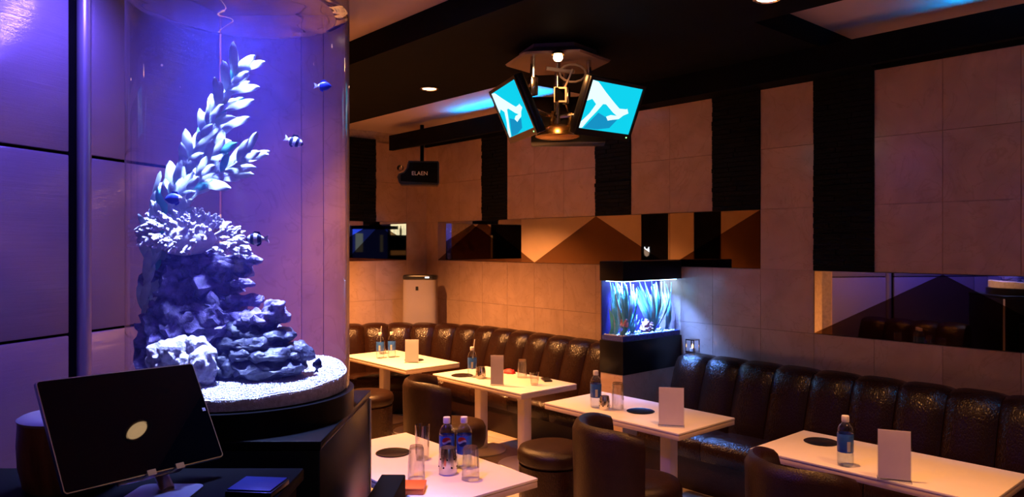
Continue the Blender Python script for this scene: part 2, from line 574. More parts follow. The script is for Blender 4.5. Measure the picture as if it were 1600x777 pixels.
# ceiling
struct(MB().box2((-2.52, -4.92, 2.60), (2.02, 6.4, 2.70)).build('ceiling', M['plaster'], None, 0), 'pale plaster ceiling above the aquarium')
struct(MB().box2((2.02, -4.92, 2.47), (3.0, 6.4, 2.70)).build('trim_2', M['black'], None, 0), 'black ceiling beam with downlights')
struct(MB().box2((3.0, 1.764, 2.47), (XW + 0.12, 3.36, 2.70)).build('trim_3', M['black'], None, 0), 'black ceiling panel between the coves')
struct(MB().box2((3.0, 3.36, 2.575), (XW + 0.12, 6.4, 2.70)).build('ceiling_cove', M['plaster'], None, 0))
struct(MB().box2((3.0, -4.92, 2.575), (XW + 0.12, 1.764, 2.70)).build('ceiling_cove', M['plaster'], None, 0))
va = MB().box2((3.60, -2.0, 2.335), (3.64, 5.80, 2.470)).build('trim_4', M['black'], None, 0)
struct(va, 'black cove valance board along the right wall')
for y in (5.6, 4.6, 3.5, 1.6, 0.6, -0.6, -1.8):
    MB().tube([(3.645, y, 2.445), (XW - 0.02, y, 2.552)], 0.008, 8).build('hanger', M['black'], va, 40)
MB().box2((3.675, -2.0, 2.36), (3.69, 5.80, 2.49)).build('added_led_shield', M['black'], va, 0)  # unseen board added to keep the LED light off the right wall
for a, b, nm in ((3.75, 4.85, 'blue LED strip behind the valance near the corner speaker'), (-0.9, 1.15, 'blue LED strip behind the valance at upper right')):
    tag(MB().box2((3.642, a, 2.455), (3.656, b, 2.469)).build('led_strip', G_LED, None, 0), nm, 'light strip')
# partition carrying the small tank
pt = MB().box2((3.715, 3.135, 0), (XW, 3.305, 0.62)).build('wall_partition', M['grout'], None, 0)
struct(pt)
for z0, z1 in ((0.005, 0.308), (0.312, 0.618)):
    MB().box2((3.705, 3.125, z0), (XW - 0.015, 3.135, z1)).build('tile', M['tile'], pt, 0)
    MB().box2((3.705, 3.1355, z0), (3.715, 3.305, z1)).build('tile', M['tile'], pt, 0)
    MB().box2((3.705, 3.305, z0), (XW - 0.015, 3.315, z1)).build('tile', M['tile'], pt, 0)

# ---------------------------------------------------------------- lamps
def downlight(x, y, z, label, power=34, spot=98):
    t = thing('downlight', label, 'ceiling light', (x, y, z), 0, 'warm recessed downlights')
    MB().lathe([(0.058, 0.0), (0.060, -0.006), (0.050, -0.009), (0.044, -0.003)], 24).build('trim_ring', M['steel'], t)
    MB().lathe([(0.0, -0.004), (0.044, -0.004)], 24).build('lens', G_LENS, t)
    lamp('downlight_lamp', 'SPOT', (0, 0, -0.02), power * 11.0, WARM, t, 0.03, spot, 1.0)
    return t
BZ = 2.47
downlight(2.70, 3.87, BZ, 'glowing warm downlight in the black beam left of the monitors', 40)
downlight(2.74, 1.55, BZ, 'warm downlight in the black beam at the top edge of the picture', 20)
downlight(2.70, 5.05, BZ, 'warm downlight in the black beam hidden behind the aquarium', 165, 120)
downlight(2.74, 0.40, BZ, 'warm downlight in the black beam out of view to the right', 14)
downlight(1.782, 0.585, 2.60, 'warm downlight in the pale ceiling near the camera', 4)
downlight(1.70, 2.66, 2.60, 'warm downlight in the pale ceiling above the near table', 26, 90)
downlight(1.40, 2.98, 2.60, 'added warm downlight out of view, lighting the marble pillar', 2.2)  # unseen lamp added to warm the pillar behind the tank
downlight(0.30, 5.2, 2.60, 'added warm downlight out of view, lighting the far doors', 30)  # unseen lamp added so the mirrored doors are lit
downlight(-1.0, 5.2, 2.60, 'added warm downlight out of view, lighting the far left corner', 30)  # unseen lamp added to light the mirrored far corner
downlight(-0.6, -0.5, 2.60, 'warm downlight in the pale ceiling behind the camera', 10)

ww = thing('added_wall_light', 'added violet fill light on the ceiling beside the left panels, out of view', 'ceiling light', cw(-1.36, 2.50, 2.60), wrot)  # unseen violet fill, added to turn the left wall purple-blue
MB().box2((-0.25, -0.03, -0.04), (0.25, 0.03, 0.0), 0.004).build('housing', M['alu'], ww, 30)
MB().box2((-0.24, -0.022, -0.043), (0.24, 0.022, -0.041)).build('lens', glow('added_violet_glow', (0.2, 0.1, 1.0), 6), ww, 0)
lamp('added_wall_lamp', 'SPOT', (0, 0, -0.06), 120, (0.15, 0.095, 1.0), ww, 0.06, 125, 1.0, (R(38), 0, 0))
# ---------------------------------------------------------------- sofas
def loft_closed(rows):
    mb = MB()
    V = mb.grid(rows, True)
    mb.bm.faces.new(V[0][::-1])
    mb.bm.faces.new(V[-1])
    return mb
def sofa_path_left(s, o):
    # outer line: x = 4.30 from y = 3.33 to 4.93, quarter circle radius 1.3, then along the far wall
    L1, RR = 1.60, 1.30
    L2 = L1 + RR * PI / 2
    if s <= L1:
        return Vector((4.30 - o, 3.33 + s, 0))
    if s <= L2:
        a = (s - L1) / RR
        return Vector((3.0 + (RR - o) * math.cos(a), 4.93 + (RR - o) * math.sin(a), 0))
    return Vector((3.0 - (s - L2), 6.23 - o, 0))
def sofa_path_right(s, o):
    return Vector((4.30 - o, 2.985 - s, 0))
def sofa_path_mid(s, o):                  # banquette behind the near table, facing the right wall
    return Vector((0.92 + o, 2.32 + s, 0))
def back_rows(path, s0, s1):
    rows = []
    n = 8
    for i in range(n + 1):
        u = i / n
        s = s0 + (s1 - s0) * u
        k = 1 - abs(2 * u - 1) ** 3.5
        b = 0.032 * k - 0.012
        prof = [(0.34, 0.26), (0.335 + b, 0.36), (0.295 + b, 0.50), (0.255 + b, 0.62), (0.225 + b, 0.69 + 0.3 * b),
                (0.19 + 0.5 * b, 0.725 + 0.5 * b), (0.13, 0.738 + 0.6 * b), (0.06, 0.73 + 0.4 * b), (0.03, 0.70), (0.03, 0.26)]
        rows.append([path(s, o) + Vector((0, 0, z)) for o, z in prof])
    return rows
def seat_rows(path, s0, s1, full):
    rows = []
    n = 10
    for i in range(n + 1):
        u = i / n
        s = s0 + (s1 - s0) * u
        k = 1 - abs(2 * u - 1) ** 6
        b = 0.012 * k - 0.006
        prof = [(0.345, 0.20), (0.345, 0.325 + b), (0.45, 0.335 + b), (0.55, 0.335 + b), (0.605, 0.322 + b), (0.628 + b, 0.29),
                (0.632 + b, 0.25), (0.615, 0.20)]
        rows.append([path(s, o) + Vector((0, 0, z)) for o, z in prof])
    return rows
def make_sofa(name, label, path, seams, seat_seams, total):
    t = thing(name, label, 'sofa', (0, 0, 0))
    for a, b in zip(seams, seams[1:]):
        loft_closed(back_rows(path, a + 0.0015, b - 0.0015)).build('back_channel', M['leather'], t, 50)
    for a, b in zip(seat_seams, seat_seams[1:]):
        loft_closed(seat_rows(path, a + 0.002, b - 0.002, True)).build('seat_cushion', M['leather'], t, 50)
    rows = []
    n = 40
    for i in range(n + 1):
        s = total * i / n
        rows.append([path(s, o) + Vector((0, 0, z)) for o, z in ((0.04, 0.0), (0.04, 0.195), (0.60, 0.195), (0.585, 0.0))])
    loft_closed(rows).build('base', M['leather_plain'], t, 30)
    return t
sr = [0.235 * k for k in range(13)]
make_sofa('channel_back_sofa', 'long dark brown channel-backed leather sofa under the low mirror at right', sofa_path_right, sr,
          [0.47 * k for k in range(7)], 2.82)
sl = [0.2286 * k for k in range(8)]
for k in range(8):
    sl.append(1.60 + 1.30 * PI / 2 * (k + 1) / 8)
L2 = 1.60 + 1.30 * PI / 2
sl += [L2 + 0.235, L2 + 0.47, L2 + 0.705, L2 + 0.94]
make_sofa('channel_back_sofa', 'curved dark brown channel-backed leather sofa wrapping round the far corner', sofa_path_left, sl, sl[::2], L2 + 0.94)
make_sofa('channel_back_sofa', 'dark brown leather sofa behind the near table seen only in the low mirror', sofa_path_mid, [0.235 * k for k in range(5)], [0.47 * k for k in range(3)], 0.94)

# ---------------------------------------------------------------- tables
TT = 0.545
def make_table(label, x, y):
    t = thing('table', label, 'table', (x, y, 0), 0, 'white two-post tables')
    MB().box2((-0.25, -0.475, TT - 0.012), (0.25, 0.475, TT), 0.003).build('tabletop', M['laminate'], t, 30)
    MB().box2((-0.249, -0.474, TT - 0.038), (0.249, 0.474, TT - 0.0125), 0.003).build('edge_band', M['edge'], t, 30)
    for s in (-1, 1):
        MB().box2((-0.036, s * 0.23 - 0.036, 0.018), (0.036, s * 0.23 + 0.036, TT - 0.039), 0.012).build('post', M['white_metal'], t, 40)
        MB().lathe([(0, 0.002), (0.175, 0.002), (0.178, 0.010), (0.170, 0.016), (0.05, 0.020), (0, 0.020)], 36, (0, s * 0.23, 0)).build('base_disc', M['white_metal'], t, 40)
    return t
T1 = make_table('white table in the far corner curve of the sofa, nearest the aquarium glass', 3.26, 5.09)
TL = [('white table second from the far corner, with red cloth and phone', 3.31, 3.87),
      ('white table in front of the small fish tank partition', 3.245, 2.645),
      ('white table at the right edge, below the low mirror', 3.27, 1.325),
      ('white table nearest the camera, beside the black aquarium cabinet', 1.755, 2.60)]
for lb, x, y in TL:
    dup(T1, (x, y, 0), 0, lb)

# ---------------------------------------------------------------- chairs and stools
def tub_chair(label, x, y, rz):
    t = thing('tub_chair', label, 'chair', (x, y, 0), rz, 'brown leather tub chairs')
    rows = []
    n = 28
    for i in range(n + 1):
        a = R(-92 + 184 * i / n)
        f = abs(-92 + 184 * i / n) / 92
        h = 0.632 - 0.035 * max(0, (f - 0.5) / 0.5) ** 2
        ro, ri = 0.250, 0.178
        d = Vector((-math.cos(a), math.sin(a), 0))
        pr = [(ri, 0.30), (ri - 0.005, h - 0.05), (ri + 0.012, h - 0.012), (ri + 0.040, h), (ro - 0.014, h - 0.012), (ro, h - 0.045), (ro - 0.01, 0.06), (ri, 0.06)]
        rows.append([d * r + Vector((0, 0, z)) for r, z in pr])
    loft_closed(rows).build('backrest', M['leather_plain'], t, 55)
    def sq(a, z):
        return 1.0 if math.cos(a) < 0 else 1.0 + 0.10 * (math.cos(a) ** 2)
    MB().lathe([(0, 0.20), (0.195, 0.20), (0.205, 0.24), (0.205, 0.31), (0.192, 0.338), (0.15, 0.35), (0, 0.355)], 36, (0.055, 0, 0), rmod=sq).build('seat', M['leather_plain'], t, 60)
    MB().lathe([(0, 0.03), (0.17, 0.03), (0.19, 0.06), (0.19, 0.198), (0, 0.198)], 36, (0.02, 0, 0)).build('base', M['leather_plain'], t, 50)
    MB().lathe([(0, 0.0), (0.16, 0.0), (0.16, 0.029), (0, 0.029)], 30, (0.02, 0, 0)).build('plinth', M['black'], t, 40)
    return t
C1 = tub_chair('brown leather tub chair at the table before the small fish tank', 2.74, 2.30, R(-30))
dup(C1, (2.83, 1.42, 0), R(-20), 'brown leather tub chair at the bottom right, only its back in view')
dup(C1, (2.75, 3.80, 0), R(-25), 'brown leather tub chair behind the two blue-labelled cola bottles')
def stool(label, x, y):
    t = thing('round_stool', label, 'stool', (x, y, 0), 0, 'brown leather round stools')
    MB().lathe([(0, 0.262), (0.185, 0.262), (0.200, 0.285), (0.200, 0.32), (0.188, 0.345), (0.15, 0.358), (0, 0.362)], 40).build('cushion', M['leather_plain'], t, 60)
    MB().lathe([(0, 0.02), (0.188, 0.02), (0.192, 0.05), (0.192, 0.258), (0.18, 0.2615), (0, 0.2615)], 40).build('drum', M['leather'], t, 50)
    MB().lathe([(0, 0), (0.17, 0), (0.17, 0.0195), (0, 0.0195)], 30).build('plinth', M['black'], t)
    return t
S1 = stool('round brown leather stool left of the tub chair in the foreground', 2.88, 2.93)
dup(S1, (2.86, 4.92, 0), 0, 'round brown leather stool beside the far table, behind the cabinet')

# ---------------------------------------------------------------- table-top objects
def bottle(label, x, y, z, cola=False, rz=0.0):
    t = thing('water_bottle' if not cola else 'cola_bottle', label, 'bottle', (x, y, z), rz, 'plastic bottles with blue labels')
    MB().lathe([(0, 0.002), (0.024, 0.0), (0.031, 0.006), (0.0325, 0.02), (0.0325, 0.054), (0.031, 0.058), (0.031, 0.138), (0.0325, 0.142),
                (0.0318, 0.150), (0.0275, 0.163), (0.020, 0.174), (0.0135, 0.181), (0.013, 0.188)], 28).build('body', M['bottle'], t, 60)
    MB().lathe([(0, 0.006), (0.029, 0.008), (0.0305, 0.02), (0.0305, 0.052), (0.0295, 0.058), (0.0295, 0.138), (0.0305, 0.144), (0.029, 0.152), (0, 0.152)], 24).build('water', M['water_in'], t, 60)
    lab = MB().lathe([(0.0318, 0.060), (0.0322, 0.061), (0.0322, 0.135), (0.0318, 0.136)], 28).build('label_band', M['label_blue'], t, 60)
    MB().lathe([(0.0145, 0.185), (0.0152, 0.187), (0.0152, 0.207), (0.0142, 0.210), (0, 0.210)], 20).build('cap', M['cap'], t, 50)
    rr = 0.0326
    def patch(f, m, nm, w_, z0, z1):
        mb = MB()
        rows = []
        n = 12
        for i in range(n + 1):
            u = -1 + 2 * i / n
            a = u * w_
            lo, hi = f(u)
            rows.append([(rr * math.cos(a), rr * math.sin(a), z0 + (z1 - z0) * lo), (rr * math.cos(a), rr * math.sin(a), z0 + (z1 - z0) * hi)])
        mb.grid(rows)
        bmesh.ops.solidify(mb.bm, geom=mb.bm.faces[:], thickness=-0.0004)
        mb.build(nm, m, lab, 60)
    if cola:
        cc = lambda u: 0.5 * math.sqrt(max(0, 1 - u * u)) + 1e-4
        wv = lambda u: 0.12 * math.sin(u * 2.6)
        z0, z1 = 0.093, 0.133
        patch(lambda u: (min(0.5 + cc(u) - 1e-3, max(0.5 - cc(u), 0.60 + wv(u))), 0.5 + cc(u)), M['label_red'], 'emblem_red', 0.62, z0, z1)
        patch(lambda u: (max(0.5 - cc(u), 0.38 + wv(u)), min(0.5 + cc(u), 0.595 + wv(u))) if max(0.5 - cc(u), 0.38 + wv(u)) < min(0.5 + cc(u), 0.595 + wv(u)) else (0.5, 0.5005), M['label_white'], 'emblem_white', 0.62, z0, z1)
        patch(lambda u: (0.5 - cc(u), max(0.5 - cc(u) + 1e-3, min(0.5 + cc(u), 0.375 + wv(u)))), M['label_navy'], 'emblem_navy', 0.62, z0, z1)
    else:
        patch(lambda u: (0.0, 1.0), M['label_white'], 'label_panel', 0.22, 0.066, 0.108)
    return t
face = R(-131)
bottle('clear cola bottle with round emblem behind the steel cup, left of two', 1.815, 2.475, TT, True, face + 0.05)
bottle('clear cola bottle with round emblem, right of two on the near table', 1.872, 2.432, TT, True, face - 0.25)
bottle('water bottle at the far table nearest the aquarium, left of two', 3.158, 5.224, TT, False, face)
bottle('water bottle at the far table, right of two and beside the menu', 3.254, 5.231 - 0.03, TT, False, face)
bottle('water bottle with a straw on the table second from the corner', 3.199, 4.062, TT, False, face)
bottle('water bottle on the table before the small fish tank', 3.122, 2.83, TT, False, face)
bottle('water bottle on the rightmost table beside the leaning menu', 3.084, 1.394, TT, False, face)
for lb, x, y, dx, dy in (('thin pale straw standing in the bottle on the second table', 3.199, 4.062, 0.012, -0.012), ('thin pale straw standing in a far table bottle', 3.158, 5.224, 0.006, -0.01)):
    tag(MB().tube([(x, y, TT + 0.05), (x + dx * 0.5, y + dy * 0.5, TT + 0.19), (x + dx, y + dy, TT + 0.262)], 0.0028, 8).build('straw', M['cap']), lb, 'straw', 'drinking straws')
def tumbler(label, x, y, z, h=0.125, r0=0.030, r1=0.036, invert=False, ribs=True):
    t = thing('tumbler', label, 'glass', (x, y, z), 0, 'clear drinking glasses')
    ro = lambda zz: r0 + (r1 - r0) * zz / h
    def rm(a, zz):
        return 1 + (0.05 * math.cos(14 * a) if ribs and zz > h * 0.03 and zz < h * 0.62 else 0)
    zs = [i / 10 for i in range(11)]
    outer = [(0, 0)] + [(ro(h * q) * (0.93 if q == 0 else 1), h * q) for q in zs]
    inner = [(ro(h * q) - 0.0022, max(h * q, 0.010)) for q in reversed(zs)] + [(0, 0.010)]
    Mx = Matrix.Translation((0, 0, h)) @ Matrix.Rotation(PI, 4, 'X') if invert else None
    MB().lathe(outer, 42, M=Mx, rmod=rm).build('wall', M['glass'], t, 60)
    MB().lathe(inner, 28, M=Mx).build('inner_wall', M['glass'], t, 60)
    return t
tumbler('upturned ribbed tumbler on the near table, left of the steel cup', 1.640, 2.440, TT, 0.130, 0.027, 0.035, True)
tumbler('tall plain tumbler behind the upturned one on the near table', 1.805, 2.640, TT, 0.150, 0.028, 0.032, False, False)
tumbler('upturned ribbed tumbler on the near table, right of the steel cup', 1.795, 2.290, TT, 0.130, 0.029, 0.036, True)
tumbler('upturned tumbler on the second table, behind the small glass', 3.445, 3.812, TT, 0.125, 0.028, 0.034, True)
tumbler('small clear shot glass at the front edge of the second table', 3.317, 3.55, TT, 0.085, 0.024, 0.033, False, False)
tumbler('amber-lit small tumbler beside the bottles on the far table', 3.30, 5.42, TT, 0.110, 0.028, 0.035, False)
tumbler('upturned tumbler behind the steel cup on the table before the fish tank', 3.185, 2.722, TT, 0.150, 0.029, 0.035, True)
def steel_cup(label, x, y, z, h=0.106, r=0.037):
    t = thing('steel_cup', label, 'cup', (x, y, z), 0, 'hammered steel cups')
    MB().lathe([(0, 0), (r * 0.92, 0), (r, 0.006), (r * 1.02, h * 0.4), (r * 0.9, h * 0.85), (r * 0.82, h), (r * 0.78, h), (r * 0.86, h * 0.85), (r * 0.96, h * 0.4), (0, 0.006)], 36).build('body', M['chrome'], t, 60)
    for i in range(14):
        a = 2 * PI * i / 7 + (0.4 if i > 6 else 0)
        zz = h * (0.3 if i < 7 else 0.6)
        rr = r * (1.012 if i < 7 else 0.965)
        Mx = Matrix.Translation((rr * math.cos(a), rr * math.sin(a), zz)) @ Matrix.Rotation(a, 4, 'Z') @ Matrix.Rotation(PI / 2, 4, 'Y')
        MB().lathe([(0, 0.0), (0.0035, 0.0), (0.0035, 0.0012), (0, 0.0018)], 10, M=Mx).build('rivet', M['black'], t, 50)
    return t
steel_cup('hammered steel cup in front of the cola bottles on the near table', 1.772, 2.409, TT)
steel_cup('steel cup beside the water bottle on the second table', 3.205, 3.975, TT, 0.080, 0.034)
steel_cup('dark steel cup beside the water bottle before the fish tank', 3.126, 2.768, TT, 0.075, 0.030)
def menu(label, x, y, z, dirv, wd=0.105, h=0.175, lean=-0.03):
    rz = math.atan2(dirv[1], dirv[0])
    t = thing('menu_stand', label, 'menu', (x, y, z), rz, 'blank pinkish menu stands')
    rot = Matrix.Rotation(lean, 4, 'X')
    MB().box((0, 0, h / 2 + 0.006), (wd, 0.004, h), rot).build('card', M['paper'], t, 0)
    MB().box((0, 0, h / 2 + 0.006), (wd + 0.006, 0.009, h + 0.004), rot).build('acrylic_sleeve', M['acrylic'], t, 0)
    MB().box2((-wd / 2 - 0.003, -0.035, 0.0), (wd / 2 + 0.003, 0.035, 0.004)).build('foot', M['acrylic'], t, 0)
    return t
menu('upright blank menu card on the far corner table', 3.225, 4.861, TT, (0.75, -0.66))
menu('upright blank menu card on the second table beside the red cloth', 3.132, 3.713, TT, (0.75, -0.66), 0.085, 0.19)
menu('upright blank menu card on the table before the fish tank', 3.092, 2.286, TT, (0.60, -0.80), 0.125, 0.19)
menu('leaning blank menu card on the rightmost table', 3.035, 1.180, TT, (0.44, -0.90), 0.115, 0.19)
for lb, x, y in (('round black glass disc on the near table beside the cabinet', 1.764, 2.807), ('round black glass disc behind the menu on the far corner table', 3.31, 4.957),
                 ('round black glass disc left of the bottle on the second table', 3.176, 4.149), ('round black glass disc left of the menu before the fish tank', 3.237, 2.601),
                 ('round black glass disc left of the bottle on the rightmost table', 3.369, 1.636)):
    tag(MB().lathe([(0, 0), (0.076, 0), (0.078, 0.002), (0.074, 0.004), (0.070, 0.003), (0, 0.003)], 40).build('glass_disc', M['disc'], None, 40, (x, y, TT)), lb, 'disc', 'black discs on the tables')
mb = MB()
g_ = bmesh.ops.create_icosphere(mb.bm, subdivisions=3, radius=1.0)
for v in mb.bm.verts:
    n_ = noise.noise(v.co * 2.2)
    v.co = Vector((v.co.x * 0.035, v.co.y * 0.05, max(0, v.co.z) * 0.032)) * (1 + 0.3 * n_)
    v.co.z = max(0, v.co.z)
tag(mb.build('cloth', M['red'], None, 60, (3.49, 4.00, TT)), 'crumpled red hand cloth at the back of the second table', 'cloth')
ph = thing('phone', 'small black phone lying at the far end of the second table', 'phone', (3.49, 3.615, TT), R(60))
MB().box((0, 0, 0.006), (0.115, 0.055, 0.011), None, 0.003).build('body', M['plastic_black'], ph, 40)
MB().box((0, 0, 0.0118), (0.108, 0.050, 0.0006)).build('screen', M['black_gloss'], ph, 0)
ob = thing('orange_box', 'flat orange box at the front edge of the near table', 'box', (1.55, 2.325, TT), R(-41.3))
MB().box((0, 0, 0.009), (0.085, 0.10, 0.018), None, 0.002).build('lower_half', M['orange'], ob, 30)
MB().box((0, 0, 0.0215), (0.088, 0.103, 0.007), None, 0.002).build('lid', M['orange'], ob, 30)

# ---------------------------------------------------------------- candle lamp on the sofa back
cl = thing('tealight_holder', 'small steel tealight lantern on the ledge beside the small fish tank', 'candle', (4.20, 2.93, 0.742), 0)
MB().box2((-0.035, -0.035, 0), (0.035, 0.035, 0.012)).build('tray', M['steel'], cl, 0)
for sx in (-1, 1):
    for sy in (-1, 1):
        MB().box2((sx * 0.031 - 0.003, sy * 0.031 - 0.003, 0.012), (sx * 0.031 + 0.003, sy * 0.031 + 0.003, 0.085)).build('upright', M['steel'], cl, 0)
MB().box2((-0.035, -0.035, 0.085), (0.035, 0.035, 0.092)).build('roof', M['steel'], cl, 0)
MB().lathe([(0, 0.012), (0.019, 0.012), (0.019, 0.030), (0, 0.030)], 20).build('wax', M['cap'], cl)
MB().lathe([(0, 0.031), (0.007, 0.038), (0.005, 0.050), (0, 0.062)], 12).build('flame', G_FLAME, cl)

# ---------------------------------------------------------------- air purifier on its corner plinth
pp = MB().box2((-0.20, -0.16, 0), (0.20, 0.13, 0.45)).mesh('trim_5', M['black'], 0)
AP = (4.05, 5.955)
arz = math.atan2(-0.69, 0.72)             # local x axis along the front face
pp = put('trim_5', pp, None, (AP[0], AP[1], 0), (0, 0, arz))
pp.scale = (0.8, 0.8, 1)
struct(pp, 'black plinth in the corner under the air purifier')
ap = thing('air_purifier', 'white upright air purifier with dark top in the far corner behind the sofa', 'air purifier', (AP[0], AP[1], 0.45), arz)
rows = []
for z, k in ((0, 1.0), (0.05, 1.01), (0.35, 0.985), (0.66, 0.965), (0.685, 0.955)):
    rows.append([(x * k, y * k, z) for x, y in [(0.168 * math.copysign(abs(math.cos(a)) ** 0.45, math.cos(a)), 0.10 * math.copysign(abs(math.sin(a)) ** 0.45, math.sin(a))) for a in [2 * PI * i / 40 for i in range(40)]]])
loft_closed(rows).build('body', M['plastic_white'], ap, 50)
rows = []
for z, k in ((0.686, 0.965), (0.70, 1.0), (0.722, 0.99), (0.73, 0.93)):
    rows.append([(x * k, y * k, z) for x, y in [(0.166 * math.copysign(abs(math.cos(a)) ** 0.45, math.cos(a)), 0.10 * math.copysign(abs(math.sin(a)) ** 0.45, math.sin(a))) for a in [2 * PI * i / 40 for i in range(40)]]])
loft_closed(rows).build('top_panel', M['plastic_black'], ap, 50)
MB().box2((-0.030, -0.101, 0.585), (-0.005, -0.096, 0.622)).build('sensor_window', M['plastic_black'], ap, 0)
MB().box2((-0.02, -0.1025, 0.15), (0.02, -0.098, 0.158)).build('badge', M['steel'], ap, 0)
MB().box2((0.06, -0.102, 0.702), (0.10, -0.094, 0.716)).build('display', G_WHITE, ap, 0)

# ---------------------------------------------------------------- speaker
spc = Vector((3.83, 5.64, 2.017))
sp = thing('speaker', 'black karaoke loudspeaker hung from the valance in the far corner', 'speaker', spc, YAW + R(6))
poly = [(-0.10, 0.215), (-0.115, 0.15), (-0.145, 0.115), (-0.185, 0.105), (-0.20, 0.065), (-0.185, 0.015), (-0.165, 0.0), (0.16, 0.0), (0.175, 0.02), (0.175, 0.20), (0.165, 0.215)]
Mx = Matrix.Rotation(PI / 2, 4, 'X')
MB().prism(poly, 0.20, Matrix.Translation((0, 0.10, 0)) @ Mx).build('cabinet', M['plastic_black'], sp, 30)
MB().prism([(-0.09, 0.20), (-0.10, 0.15), (-0.135, 0.10), (-0.17, 0.09), (-0.17, 0.03), (0.16, 0.015), (0.16, 0.20)], 0.006, Matrix.Translation((0, -0.100, 0)) @ Mx).build('grille', M['black'], sp, 0)
MB().tube([(-0.103, -0.104, 0.205), (-0.118, -0.104, 0.148), (-0.148, -0.104, 0.112), (-0.188, -0.104, 0.100), (-0.203, -0.104, 0.062), (-0.19, -0.104, 0.016)], 0.0028, 6).build('edge_bead', M['steel'], sp)
MB().lathe([(0.014, 0), (0.022, 0.01), (0.030, 0.03)], 20, (-0.175, -0.05, 0.15), Matrix.Rotation(PI / 2, 4, 'X')).build('horn', M['steel'], sp)
MB().tube([(0.02, 0.0, 0.21), (0.02, 0.0, 0.555)], 0.018, 10).build('hanger', M['black'], sp)
cu = bpy.data.curves.new('lettering', 'FONT')
cu.body = 'ELAEN'
cu.size = 0.05
cu.extrude = 0.0008
cu.align_x = 'CENTER'
to = bpy.data.objects.new('lettering_curve', cu)
COL.objects.link(to)
dg = bpy.context.evaluated_depsgraph_get()
me = bpy.data.meshes.new_from_object(to.evaluated_get(dg))
bpy.data.objects.remove(to)
me.name = 'lettering'
me.materials.clear()
me.materials.append(M['label_white'])
put('lettering', me, sp, (0.0, -0.1085, 0.085), (PI / 2, 0, 0))

# ---------------------------------------------------------------- monitor cluster
HC = Vector((2.69, 2.705, 0))
cm = thing('ceiling_mount', 'beige hexagonal ceiling plate with steel arms carrying the monitors', 'monitor mount', (HC.x, HC.y, 2.47))
hexp = lambda r, z: [(r * math.cos(R(60 * i + 9)), r * math.sin(R(60 * i + 9)), z) for i in range(6)]
mb = MB()
V = mb.grid([hexp(0.20, 0.0), hexp(0.205, -0.02), hexp(0.275, -0.055), hexp(0.265, -0.065), hexp(0.20, -0.05)], True)
mb.bm.faces.new(V[0][::-1])
mb.bm.faces.new(V[-1])
mb.build('mount_plate', M['tan_plate'], cm, 20)
MB().tube([(0, 0, -0.05), (0, 0, -0.42)], 0.017, 14).build('pole', M['steel'], cm)
MB().lathe([(0.0, -0.375), (0.05, -0.38), (0.10, -0.405), (0.115, -0.44), (0.10, -0.445), (0, -0.448)], 28).build('hub_tray', M['gold'], cm, 50)
NR = Vector((-0.046, -0.91, -0.411)).normalized()
NL = Vector((-0.845, 0.345, -0.409)).normalized()
CRs = Vector((2.839, 2.470, 2.164))
CLs = Vector((2.417, 2.748, 2.143))
azb = math.atan2(0.72, 0.69)
NB = Vector((0.912 * math.cos(azb), 0.912 * math.sin(azb), -0.41)).normalized()
CB = Vector((2.735 + 0.26 * math.cos(azb), 2.665 + 0.26 * math.sin(azb), 2.15))
for c_, n_ in ((CRs, NR), (CLs, NL), (CB, NB)):
    bk = c_ - n_ * 0.065 - HC - Vector((0, 0, 2.47))
    d = Vector((bk.x, bk.y, 0)).normalized()
    MB().tube([d * 0.16 + Vector((0, 0, -0.05)), d * 0.165 + Vector((0, 0, -0.20))], 0.013, 10).build('post', M['steel'], cm)
    MB().box((d.x * 0.165, d.y * 0.165, -0.20), (0.045, 0.045, 0.09), (0, 0, math.atan2(d.y, d.x)), 0.004).build('clamp', M['steel'], cm, 30)
    MB().tube([(0, 0, -0.34), d * 0.09 + Vector((0, 0, -0.33)), bk], 0.012, 8).build('arm', M['steel'], cm)
    MB().tube([d * 0.165 + Vector((0, 0, -0.24)), bk + Vector((0, 0, 0.02))], 0.009, 8).build('arm', M['gold'], cm)
fr = cw(0.255, 3.52) - HC
MB().box2((-0.030, -0.006, -0.035), (0.030, 0.006, 0.035)).build('cable_plate', M['black'], cm, 0).location = (fr.x * 0.35, fr.y * 0.35, -0.245)
mb = MB()
for a, b in (((-0.032, -0.038), (0.032, -0.030)), ((-0.032, 0.030), (0.032, 0.038)), ((-0.032, -0.030), (-0.024, 0.030)), ((0.024, -0.030), (0.032, 0.030))):
    mb.box2((a[0], -0.012, a[1]), (b[0], -0.004, b[1]))
fo = mb.build('bracket_frame', M['cable'], cm, 0)
fo.location = (fr.x * 0.36, fr.y * 0.36, -0.245)
fo.rotation_euler = (0, 0, YAW)
MB().tube([(-0.10, -0.02, -0.105), (-0.02, -0.05, -0.110), (0.05, -0.07, -0.108)], 0.010, 8).build('cross_bar', M['cable'], cm)
pts = [Vector((0.03, -0.08, -0.09)) + Vector((0.055 * math.cos(t), -0.04 * math.cos(t), -0.03 + 0.045 * math.sin(t))) for t in [i * 0.45 for i in range(15)]]
MB().tube(pts, 0.0055, 8).build('cable_loop', M['cable'], cm)
MB().tube([(0.03, -0.08, -0.10), (0.0, -0.07, -0.17), (-0.02, -0.03, -0.25), (-0.01, 0.0, -0.33)], 0.005, 8).build('cable', M['cable'], cm)
for k, (dx, dy) in enumerate(((-0.055, -0.02), (0.045, -0.05))):
    MB().box((dx, dy, -0.355), (0.024, 0.020, 0.075), (0.1, 0.1, 0.3), 0.004).build('hinge_block', M['gold'], cm, 30)
hb = MB().lathe([(0.012, 0.022), (0.022, 0.0), (0.024, -0.014), (0.016, -0.026), (0, -0.03)], 20).build('bulb', G_BULB, cm, 60, (-0.160, -0.165, -0.078))
